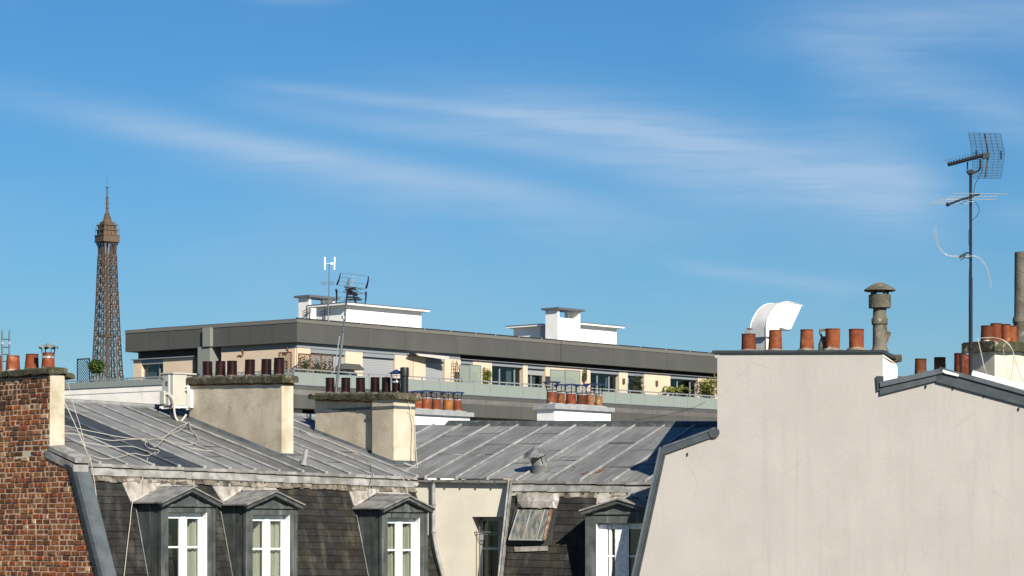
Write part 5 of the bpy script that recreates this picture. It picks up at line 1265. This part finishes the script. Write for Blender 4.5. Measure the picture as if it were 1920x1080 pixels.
# table and chairs on the terrace
def tchair(px, label):
    d = .45; s = FR_.sof(px, d); r = root('terrace_chair', label, 'chair', FR_.p(s, d, zDK), 'metal chairs on the terrace'); mb = MB()
    FR_.box(mb, s-.2, s+.2, d-.2, d+.2, zDK+.43, zDK+.46); mb.build('seat', WHITE, r); mb = MB(); FR_.box(mb, s-.2, s+.2, d-.22, d-.19, zDK+.65, zDK+.9); mb.build('backrest', WHITE, r)
    for i in (-1, 1):
        for j in (-1, 1): mb = MB(); mb.bar(FR_.p(s+.18*i, d+.18*j, zDK), FR_.p(s+.18*i, d+.18*j, zDK+(.43 if j > 0 else .9)), .02); mb.build('leg', GREYM, r)
tchair(1172, 'white chair under the narrow lamp pier'); tchair(1292, 'white chair between the palm and the end bush')

# ================================================================== air conditioner on chimney 1
sa_, sb2 = s1c-.36, s1c-.02
d_a = A.dof(303, sa_); d_b = d_a+.36
Ya = A.y(sa_, d_b); zt_a, zb_a = zof(701, Ya), zof(761, Ya)
r = root('air_conditioner', 'beige outdoor air conditioner on white brackets fixed to the big cream chimney', 'air conditioner', A.p((sa_+sb2)/2, (d_a+d_b)/2, zb_a))
mb = MB(); A.box(mb, sa_, sb2, d_a, d_b, zb_a+.01, zt_a); mb.build('casing', ACP, r, bevel=.02)
mb = MB(); A.box(mb, sa_-.015, sb2+.3, d_a-.02, d_b+.02, zt_a, zt_a+.03); mb.build('lid', ACP, r, bevel=.008)
mb = MB(); A.box(mb, sa_-.03, sa_+.12, d_a-.03, d_a+.12, zb_a+.04, zb_a+.30); mb.build('valve_cover', ACP, r, bevel=.015)
mb = MB(); A.box(mb, sa_-.006, sa_, d_a+.12, d_a+.19, zt_a-.22, zt_a-.13); A.box(mb, sa_-.03, sa_+.02, d_a-.01, d_a+.08, zt_a-.09, zt_a-.07); mb.build('badge', GREYM, r)
mb = MB(); A.box(mb, sa_-.006, sa_, d_a+.205, d_a+.26, zb_a+.02, zt_a-.01); mb.build('corner_strip', WHITE, r)
mb = MB(); A.box(mb, sa_-.03, s1c+.02, d_a-.03, d_a+.02, zb_a-.035, zb_a+.005); A.box(mb, sa_-.03, sb2+.1, d_b, d_b+.05, zb_a-.035, zb_a+.005); A.box(mb, sa_+.0, sa_+.05, d_a, d0c+.12, zb_a-.05, zb_a-.03); A.box(mb, s1c-.06, s1c-.005, d_b+.0, d0c+.03, zb_a-.07, zb_a-.03); mb.build('bracket', WHITE, r)
mb = MB(); A.box(mb, s1c-.07, s1c-.01, d_b+.10, d_b+.17, zb_a-.03, zb_a+.31); A.box(mb, s1c-.09, s1c-.0, d_b-.02, d0c+.05, zb_a+.30, zb_a+.335); A.box(mb, s1c-.09, s1c-.0, d_b-.02, d0c+.05, zb_a+.36, zb_a+.39); mb.build('bracket_post', WHITE, r)
def W_(px, py, dd=0): return P(px, py, Ya-.25+dd)
mb = MB(); mb.tube(catmull([W_(309, 740), W_(315, 738), W_(323, 745), W_(326, 757), W_(327, 773), W_(331, 786), W_(338, 790), W_(343, 786), W_(349, 778, .1)], 5), .021, 8); mb.build('insulated_pipe', CABLE, r, smooth=True)
mb = MB(); mb.tube(catmull([W_(311, 742, .05), W_(317, 745, .05), W_(321, 758, .1), W_(318, 770, .3), W_(330, 790, .3), W_(345, 786, .4)], 5), .012, 6); mb.build('drain_hose', BLACKM, r, smooth=True)

# ================================================================== cables
def cable(pts, m, label, rr=.010, sag=None):
    rr *= .66
    mb = MB(); mb.tube(catmull(pts, 5), rr, 5); return solo(mb, 'cable', m, label, 'cable', 'loose cables over the roofs', smooth=True)
def roofpts(pl, pix, up=.03, seed=1):
    rg = random.Random(seed); return [pl.hit(*p)+V(0, 0, up+rg.uniform(0, .03)) for p in pix]
cable(roofpts(RA, [(120, 801), (150, 810), (190, 818), (230, 824), (270, 829), (300, 828), (330, 836), (360, 846), (400, 850)]), CABLE, 'white cable crossing the zinc roof from the brick chimney, uppermost')
cable(roofpts(RA, [(118, 818), (150, 821), (175, 822), (205, 829), (240, 830), (275, 828)], seed=2), CABLE, 'white cable lying across the dark zinc strip, middle one of three')
cable(roofpts(RA, [(150, 832), (180, 838), (210, 842), (245, 842), (272, 850), (290, 855), (298, 848), (280, 846), (272, 838), (276, 830)], seed=3), CABLE, 'white cable ending in a loose loop on the dark zinc strip')
cable(roofpts(RA, [(168, 857), (195, 864), (225, 861), (250, 854), (275, 858), (292, 852)], seed=4), CABLE, 'white cable lowest on the roof, just above the eave')
cable(roofpts(RA, [(275, 829), (290, 845), (300, 838), (315, 822), (335, 808), (352, 801), (354, 797)], .05, 5), CABLE, 'looped white cable climbing to the foot of the big cream chimney')
cable(roofpts(RA, [(355, 798), (358, 812), (368, 822), (372, 832), (360, 838), (345, 840), (330, 834)], .05, 6), CABLE, 'short curled cable at the foot of the big cream chimney')
cable(roofpts(RA, [(300, 829), (322, 818), (340, 812), (350, 800)], .05, 7), CABLE, 'straight white cable beside the looped one')
Yc = A.y(sLA, dC)
cable([P(120, 752, Yc+.3), P(138, 790, Yc+.2), P(152, 822, Yc), P(163, 848, Yc-.1), P(170, 862, Yc-.2)]+[SPLA.hit(*q)+A.n*.05 for q in ((176, 920), (185, 1000), (195, 1095))], CABLE, 'taut white cable running down the slates nearest the brick wall', .011)
cable([P(124, 706, Yc+.4), P(138, 760, Yc+.35), P(152, 805, Yc+.3), P(160, 840, Yc+.2), P(167, 860, Yc-.1)], CABLE, 'thin cable hanging from the brick chimney slab', .008)
cable([RA.hit(277, 861)+V(0, 0, .03)]+[SPLA.hit(*q)+A.n*.06 for q in ((262, 900), (245, 940), (240, 980), (234, 1030), (227, 1095))], CABLE, 'cable hanging from the eave left of the leftmost dormer', .010)
Yv = A.y(sBe, dB)-.12
cable([P(740, 733, Yv+.15), P(757, 740, Yv), P(768, 760, Yv-.05), P(777, 790, Yv-.1), P(779, 830, Yv-.2), P(782, 870, Yv-.3), P(785, 900, Yv-.6), P(790, 920, Yv-.7), P(790, 940, Yv-.7)], CABLE, 'white cable dropping down the corner of the stepped chimney', .010)
cable([P(742, 748, Yv+.1), P(760, 770, Yv-.02), P(775, 783, Yv-.05), P(777, 800, Yv-.05), P(776, 860, Yv-.1)], BCABLE, 'thin dark wire slung round the stepped chimney', .005)
cable(roofpts(RA, [(560, 805), (572, 817), (592, 824), (620, 833), (655, 848), (690, 866)], .04, 8)+[P(715, 876, 48.4), P(742, 886, 48), P(757, 900, 47.8), P(765, 925, 47.6)], CABLE, 'long white cable running down between the two chimneys to a dormer', .011)
cable([P(795, 930, Yv-.8), P(798, 955, Yv-.9), P(802, 1000, Yv-.9), P(812, 1050, Yv-.9), P(818, 1090, Yv-.9)], BCABLE, 'thin dark wire beside the downpipe', .007)
cable([P(1190, 788, 51.6), P(1240, 780, 51), P(1290, 768, 50), P(1322, 754, 49)], BLACKM, 'thin black wire rising above the roof ridge towards the gable', .006)
Yq = 46.6
for k, (pp, lb) in enumerate((([(1833, 635, 0), (1838, 655, -.1), (1846, 690, -.15), (1855, 712, -.1)], 'white cable hanging on the left face of the right-edge chimney'),
    ([(1836, 634, 0), (1860, 633, -.1), (1882, 638, -.2), (1895, 650, -.25), (1902, 668, -.3), (1912, 700, -.3), (1925, 725, -.3)], 'white cable looping over the slab and down the right-edge chimney'),
    ([(1838, 634, 0), (1870, 634, -.15), (1890, 645, -.25), (1900, 662, -.3), (1899, 690, -.3), (1893, 722, -.3)], 'second white cable looping over that slab to the flashing'),
    ([(1824, 656, 0), (1825, 675, -.1), (1829, 695, -.1), (1837, 708, -.1), (1842, 715, -.1)], 'dark cable down the far left corner of the right-edge chimney'),
    ([(1881, 655, -.3), (1886, 685, -.3), (1893, 718, -.3)], 'thin grey wire on the bright face of the right-edge chimney'))):
    cable([P(x, y, Yq+d) for x, y, d in pp], CABLE if k not in (3, 4) else (BLACKM if k == 3 else CABLE), lb, .010 if k < 3 else .006)

# ================================================================== aerials
# --- tall mast on the right
Ym = 46.9
r = root('television_aerial', 'tall black mast at the right with grid reflector, yagi rods and curved loops', 'aerial', P(1820, 706, Ym))
mb = MB(); mb.tube([P(1820, 720, Ym), P(1820, 520, Ym)], .036, 8, r2=.034); mb.tube([P(1820, 522, Ym), P(1820, 318, Ym)], .026, 8); mb.build('mast', BLACKM, r, smooth=True)
mb = MB(); wr = .0033
def gp(u, v):      # reflector surface: u 0..1 left-right, v 0..1 top-bottom, folded in the middle
    if v < .5:
        f = v/.5; l = (1816+(1823-1816)*f, 249+(291-249)*f); rr_ = (1876+(1884-1876)*f, 250+(290-250)*f); dd = .18*(1-f)
    else:
        f = (v-.5)/.5; l = (1823+(1824-1823)*f, 291+(334-291)*f); rr_ = (1884+(1877-1884)*f, 290+(335-290)*f); dd = .18*f
    return P(l[0]+(rr_[0]-l[0])*u, l[1]+(rr_[1]-l[1])*u, Ym+.25-dd-.25*(1-u))
for k in range(31): mb.tube([gp(0, k/30), gp(1, k/30)], wr, 4)
for k in range(7):
    u = k/6; mb.tube([gp(u, 0), gp(u, .5), gp(u, 1)], wr*1.1, 4)
gr = mb.build('reflector_grid', BLACKM, r)
mb = MB(); mb.tube([P(1846, 251, Ym), P(1850, 270, Ym), P(1853, 291, Ym+.1), P(1850, 312, Ym), P(1847, 333, Ym)], .016, 6); mb.build('reflector_spine', mat('spine', (.10, .075, .06), rough=.5), r)
mb = MB(); mb.bar(P(1778, 309, Ym-.3), P(1845, 291, Ym), .045); mb.box(P(1842, 297, Ym)-V(0, .05, 0), (.12, 0, 0), (0, .1, 0), (0, 0, .09)); mb.tube([P(1830, 282, Ym+.1), P(1830, 293, Ym+.1)], .012, 5); mb.tube([P(1877, 283, Ym+.1), P(1877, 299, Ym+.1)], .014, 5)
for k in range(12):
    c = P(1778+k*5.3, 309-k*1.42, Ym-.3+k*.025); mb.bar(c+V(0, 0, .0), c+V(.0, 0, .055), .012); mb.tube([c+V(-.11, -.25, .05), c+V(0, 0, .04)], .003, 4); mb.tube([c+V(.05, .25, .06), c+V(0, 0, .04)], .003, 4)
mb.build('yagi_boom', BLACKM, r)
mb = MB(); mb.tube([P(1814, 304, Ym), P(1814, 318, Ym)], .014, 6); mb.tube([P(1813, 320, Ym-.02), P(1816, 327, Ym-.02), P(1824, 325, Ym-.02), P(1835, 320, Ym), P(1838, 314, Ym), P(1838, 298, Ym)], .018, 6); mb.box(P(1815, 326, Ym)-V(0, .05, 0), (.10, 0, 0), (0, .1, 0), (0, 0, .06)); mb.build('clamp', BLACKM, r)
for (x0_, y0_, x1_, y1_) in ((1786, 363, 1820, 363), (1820, 363, 1890, 364), (1776, 369, 1870, 368.5), (1774, 373, 1868, 374), (1760, 374, 1812, 374), (1750, 377.5, 1828, 378), (1738, 380.5, 1772, 382), (1790, 382.5, 1817, 382)):
    mb = MB(); mb.tube([P(x0_, y0_, Ym-.1), P(x1_, y1_, Ym-.1)], .0065, 5); mb.build('dipole_rod', SILVER, r)
mb = MB(); mb.tube([P(1777, 384, Ym-.5), P(1800, 375, Ym-.3), P(1836, 364, Ym)], .020, 6); mb.tube([P(1775.5, 384, Ym-.5), P(1780, 383, Ym-.48)], .032, 8); mb.build('dipole_boom', BLACKM, r)
for off in (0, 3.0):
    mb = MB()
    L = [(1752+off*.9, 424), (1752+off, 440), (1757+off*.8, 460-off*.4), (1768, 474-off*.8), (1780, 480.5-off*.5), (1797, 481-off*.3), (1812, 481.5-off*.3), (1826, 479.5+off*.3), (1838, 484+off), (1849-off*.5, 498), (1855-off*.6, 515), (1858.5-off, 530), (1859.5-off*.9, 540)]
    mb.tube(catmull([P(x, y, Ym-.12) for x, y in L], 5), .006, 6); mb.build('curved_loop', SILVER, r, smooth=True)
mb = MB(); mb.box(P(1800, 484, Ym-.15), (.11, 0, .05), (0, .08, 0), (0, 0, .05)); mb.tube([P(1801, 488, Ym-.1), P(1808, 483, Ym-.1), P(1817, 484, Ym)], .008, 5); mb.tube([P(1806, 477, Ym), P(1812, 474, Ym), P(1822, 474, Ym)], .015, 6); mb.build('loop_clamp', BLACKM, r)
mb = MB(); mb.tube(catmull([P(1843, 298, Ym), P(1842, 315, Ym), P(1836, 332, Ym), P(1828, 347, Ym), P(1825, 368, Ym)], 5), .006, 5); mb.tube(catmull([P(1826, 376, Ym), P(1833, 385, Ym), P(1836, 393, Ym), P(1833, 403, Ym), P(1822, 414, Ym)], 5), .006, 5); mb.tube(catmull([P(1819, 420, Ym-.03), P(1816, 440, Ym-.05), P(1817, 460, Ym-.05), P(1820, 470, Ym-.03), P(1817, 520, Ym-.04), P(1821, 600, Ym-.04)], 5), .005, 5); mb.build('aerial_cable', BCABLE, r, smooth=True)

# --- leaning mast at the stepped chimney
Yn = A.y(sm2, A.dof(630, sm2))
r = root('television_aerial', 'leaning steel mast by the stepped chimney with a square reflector and dark side blades', 'aerial', P(631, 735, Yn))
mb = MB(); mb.tube([P(629, 740, Yn), P(643, 628, Yn)], .028, 8); mb.tube([P(642.5, 630, Yn), P(654.5, 522, Yn)], .021, 8); mb.build('mast', GREYM, r, smooth=True)
mb = MB(); mb.tube([P(626, 700, Yn), P(637, 630, Yn-.05)], .012, 6); mb.build('guy_rod', SILVER, r)
def blade(a, b, w0, w1):
    mb = MB(); a, b = P(a[0], a[1], Yn-.05), P(b[0], b[1], Yn+.08); n = 6; pl_ = []; pr_ = []
    for k in range(n+1):
        f = k/n; p = a.lerp(b, f); wd = w0+(w1-w0)*f; bow = .012*math.sin(f*math.pi)
        pl_.append(p+V(-wd/2+bow, 0, 0)); pr_.append(p+V(wd/2+bow, 0, 0))
    mb.prism(pl_+pr_[::-1], (0, .03, 0)); mb.build('side_blade', mat('blade_plastic', (.016, .012, .03), rough=.4), r)
blade((638.3, 511.5), (631.3, 534), .012, .040); blade((690.7, 518), (686, 541), .020, .040); blade((630.2, 542), (630, 568), .042, .018); blade((685.8, 547), (683.7, 573), .040, .010)
mb = MB()
for (x0_, y0_, x1_, y1_) in ((638.3, 511.5, 690, 518), (637, 519, 660, 522), (634, 527, 688, 533), (633, 534, 686, 541), (660, 540, 686, 544), (631, 547, 686, 552), (631, 556, 685, 561), (630.5, 563, 684, 567)): mb.tube([P(x0_, y0_, Yn+.05), P(x1_, y1_, Yn+.05)], .0038, 4)
mb.build('reflector_wires', GREYM, r)
mb = MB(); mb.tube([P(663.5, 516, Yn), P(659, 535, Yn)], .011, 6); mb.tube([P(657, 545, Yn), P(657, 569, Yn+.05)], .008, 5); mb.build('reflector_spine', SILVER, r)
mb = MB(); mb.tube([P(655, 542, Yn), P(661, 548, Yn-.5), P(667, 567, Yn-1.0)], .020, 6); mb.tube([P(648, 539, Yn), P(666, 541, Yn)], .016, 6); mb.tube([P(655, 546, Yn), P(668, 553, Yn-.4)], .030, 6)
rg = random.Random(12)
for k in range(16):
    f = k/15; c = P(657+f*9, 540+f*24, Yn-.1-f*.8); L = .10+.05*rg.random(); mb.tube([c+V(-L, 0, rg.uniform(-.02, .02)), c+V(L, 0, rg.uniform(-.02, .02))], .0055 if k % 2 else .009, 4)
mb.build('yagi_boom', BLACKM, r)
mb = MB()
for (x, y) in ((648, 532), (645, 536.5), (649, 543), (643, 546), (647, 549), (650, 553), (644, 562), (669, 557)): mb.tube([P(x, y, Yn), P(x+3.5, y, Yn)], .008, 5)
for (x, y) in ((671, 541), (674, 549)): mb.tube([P(x, y, Yn-.2), P(x+7, y+1, Yn-.2)], .008, 5)
mb.build('element_tips', BCABLE, r)
mb = MB(); c = P(642.5, 598, Yn-.03); mb.box(c-V(.02, .03, 0), (.05, 0, 0), (0, .05, 0), (0, 0, .06)); mb.build('mast_clamp', WHITE, r)

# --- mast on the modern block
Yk = FR_.y(FR_.sof(617, -5), -5)
r = root('television_aerial', 'thin pale mast on the modern roof with white H shaped elements', 'aerial', P(616, 598, Yk))
mb = MB(); mb.tube([P(615, 600, Yk), P(616.5, 560, Yk), P(617.5, 495, Yk)], .035, 6); mb.build('mast', GREYM, r)
for (x, y0_, y1_) in ((609, 482, 493.5), (609, 494, 506), (627.5, 482, 494), (627, 494.5, 506)): mb = MB(); mb.tube([P(x, y0_, Yk), P(x, y1_, Yk)], .045, 6); mb.build('white_element', WHITE, r)
mb = MB(); mb.tube([P(609, 494, Yk), P(627, 494, Yk)], .015, 4); mb.box(P(620, 496, Yk-.05), (.12, 0, 0), (0, .1, 0), (0, 0, .12)); mb.build('crossbar', WHITE, r)
mb = MB(); 
for sg in (-1, 1): mb.tube(catmull([P(614+sg*1, 530, Yk), P(614+sg*6, 533.5, Yk), P(614+sg*12, 532, Yk), P(614+sg*10, 528.5, Yk), P(614+sg*3, 529.5, Yk)], 4), .022, 5)
mb.build('loop_dipole', GREYM, r)
for (x, y, lb, k) in ((609, 598, 'small dark roof aerial at the foot of the pale mast', 0), (575, 596, 'thin dark aerial in front of the far open-topped shaft', 1)):
    r = root('roof_aerial', lb, 'aerial', P(x, y, Yk)); mb = MB(); mb.tube([P(x, y+2, Yk), P(x, y-23, Yk)], .035, 5); mb.build('mast', BLACKM, r)
    mb = MB(); 
    for j in range(3): mb.tube([P(x-10+k*2, y-12+j*4, Yk), P(x+10, y-20+j*4, Yk)], .02, 4)
    mb.build('rods', BLACKM, r)
# --- ladder-like frame at the far left
r = root('lattice_mast', 'slim ladder shaped steel mast behind the leftmost clay pots', 'mast', P(10, 700, 62)); mb = MB()
for x in (4, 17.5): mb.tube([P(x, 700, 62), P(x, 622, 62)], .022, 6); mb.tube([P(x, 622, 62), P(x, 617, 62)], .009, 5)
mb.build('rails', GREYM, r)
for y in (636, 651, 664.5, 677.5): mb = MB(); mb.tube([P(2, y, 62), P(18, y, 62)], .016, 5); mb.build('rung', GREYM, r)
for x in (4, 17.5): mb = MB(); mb.tube([P(x, 641, 62), P(x, 646, 62)], .035, 6); mb.build('rung_clamp', SILVER, r)
mb = MB(); mb.box(P(-8, 700, 62)-V(0, 0, 2), (1.0, 0, 0), (0, 1, 0), (0, 0, 2)); mb.build('base', CONC, r)

# ================================================================== far iron tower
TY = 2212.0; TX = (201-960)/F*TY
r = root('iron_tower', 'tall brown iron lattice tower with a spire, far beyond the rooftops', 'tower', (TX, TY, 0))
ANG = R(38)
def tp(x, y, z): return Vector((TX+x*math.cos(ANG)-y*math.sin(ANG), TY+x*math.sin(ANG)+y*math.cos(ANG), z))
HW = [(0, 62), (57, 34), (116, 19.5), (140, 12.6), (165, 9.3), (196, 7.9), (227, 6.7), (254, 5.9), (268, 5.3), (276, 6.2)]
LW = [(0, 25), (57, 14), (116, 7.5), (140, 5.6), (165, 4.7), (196, 4.1), (227, 3.6), (254, 3.3), (276, 3.2)]
def interp(T, z):
    for (z0, a0), (z1, a1) in zip(T, T[1:]):
        if z <= z1: return a0+(a1-a0)*(z-z0)/(z1-z0)
    return T[-1][1]
levels = [0, 19, 38, 57, 76, 96, 116]; z = 116.0; st = 10.5
while z < 262: z += st; st = max(7.2, st*.965); levels.append(min(z, 268))
levels = [l for l in levels if l <= 268]
mb = MB(); mm = MB()
for i in range(len(levels)-1):
    z0, z1 = levels[i], levels[i+1]; a0, a1 = interp(HW, z0), interp(HW, z1); l0, l1 = interp(LW, z0), interp(LW, z1)
    th_ = .66 if z0 < 150 else .58
    for f in range(4):
        def q(u, z, a, l): 
            x = {0: -a, 1: -a+l, 2: a-l, 3: a}[u]; y = -a
            for _ in range(f): x, y = -y, x
            return tp(x, y, z)
        for u in range(4): mb.bar(q(u, z0, a0, l0), q(u, z1, a1, l1), th_*1.15)
        for (u, v) in ((0, 1), (2, 3)):
            mb.bar(q(u, z0, a0, l0), q(v, z1, a1, l1), th_*.75); mb.bar(q(v, z0, a0, l0), q(u, z1, a1, l1), th_*.75)
            mb.bar(q(u, z1, a1, l1), q(v, z1, a1, l1), th_*.8)
        # inner faces of the corner piers
        def qi(k, z, a, l):
            x, y = ((-a+l), -a) if k == 0 else ((-a+l), (-a+l)) 
            for _ in range(f): x, y = -y, x
            return tp(x, y, z)
        mb.bar(qi(1, z0, a0, l0), qi(1, z1, a1, l1), th_); mb.bar(qi(0, z0, a0, l0), qi(1, z1, a1, l1), th_*.6)
        if z0 >= 130:
            mb.bar(q(1, z1, a1, l1), q(2, z1, a1, l1), th_*.7)
            if (a0-l0) > .8: mb.bar(q(1, z0, a0, l0), q(2, z1, a1, l1), th_*.55); mb.bar(q(2, z0, a0, l0), q(1, z1, a1, l1), th_*.55)
mb.build('lattice_shaft', IRON, r)
mb = MB(); mb.box8([tp(x, y, zz_) for zz_ in (116, 276) for x, y in ((-.6, -.6), (.6, -.6), (.6, .6), (-.6, .6))]); mb.build('lift_column', IRON, r)
def tbox(mb, a, z0, z1, a1=None): a1 = a1 or a; mb.box8([tp(x*a, y*a, z0) for x, y in ((-1, -1), (1, -1), (1, 1), (-1, 1))]+[tp(x*a1, y*a1, z1) for x, y in ((-1, -1), (1, -1), (1, 1), (-1, 1))])
mb = MB(); tbox(mb, 34.5, 55, 61); tbox(mb, 20.5, 113, 118); mb.build('lower_platforms', IRON, r)
mb = MB(); tbox(mb, 5.0, 195, 196.6); mb.build('middle_platform', IRON, r)
mb = MB()
for f in range(4):
    for u in (-1, -.72, -.4, -.13, .13, .4, .72, 1):
        def q(a, z):
            x, y = u*a, -a
            for _ in range(f): x, y = -y, x
            return tp(x, y, z)
        mb.bar(q(5.3, 264), q(5.5, 270), .5); mb.bar(q(5.5, 270), q(7.3, 275), .5)
mb.build('gallery_brackets', IRON, r)
mb = MB(); tbox(mb, 7.7, 273.8, 275.2); tbox(mb, 7.5, 275.2, 279.0); tbox(mb, 7.9, 279.0, 279.6)
tbox(mb, 6.2, 279.6, 283.5); tbox(mb, 7.0, 283.5, 284.2); tbox(mb, 5.6, 284.2, 287.6); tbox(mb, 6.6, 287.6, 288.3); tbox(mb, 4.6, 288.3, 290.6); mb.build('gallery', IRON, r)
mb = MB()
for x, y in ((-1, -1), (1, -1), (1, 1), (-1, 1), (0, -1), (1, 0), (0, 1), (-1, 0), (.5, -1), (-.5, -1)): mb.bar(tp(x*7.2, y*7.2, 279), tp(x*7.2, y*7.2, 288.5-rnd()*3), .28); mb.bar(tp(x*6.3, y*6.3, 284), tp(x*6.0, y*6.0, 290.5), .22)
for k in range(22):
    a = rnd()*6.28; rr_ = ru(3.5, 7.5); mb.bar(tp(rr_*math.cos(a), rr_*math.sin(a), 283), tp(rr_*math.cos(a), rr_*math.sin(a), ru(286, 291.5)), .2)
mb.build('gallery_masts', IRON, r)
mb = MB(); mb.lathe(tp(0, 0, 289), [(4.6, 0), (4.2, 2.2), (2.6, 4.6), (2.2, 6), (1.7, 7.5), (2.0, 8.5), (1.0, 9.6)], 10); mb.build('cupola', IRON, r)
mb = MB(); mb.lathe(tp(0, 0, 298), [(1.0, 0), (1.15, 4), (1.5, 4.4), (1.0, 4.8), (1.1, 8), (1.5, 8.4), (1.0, 8.8), (1.05, 12.5), (1.4, 13), (.65, 13.4), (.6, 21), (1.3, 21.3), (.5, 21.8), (.2, 22), (.16, 30), (.001, 30.2)], 8)
for zz_ in (302, 305.5, 309): mb.bar(tp(-2, 0, zz_), tp(2, 0, zz_), .2); mb.bar(tp(0, -2, zz_), tp(0, 2, zz_), .2)
mb.bar(tp(-2.4, 0, 319.5), tp(2.4, 0, 319.5), .22)
for k in range(14): a = k*.449; mb.bar(tp(4.3*math.cos(a), 4.3*math.sin(a), 290), tp(1.5*math.cos(a), 1.5*math.sin(a), 297+k % 3), .22)
mb.build('spire', IRON, r)
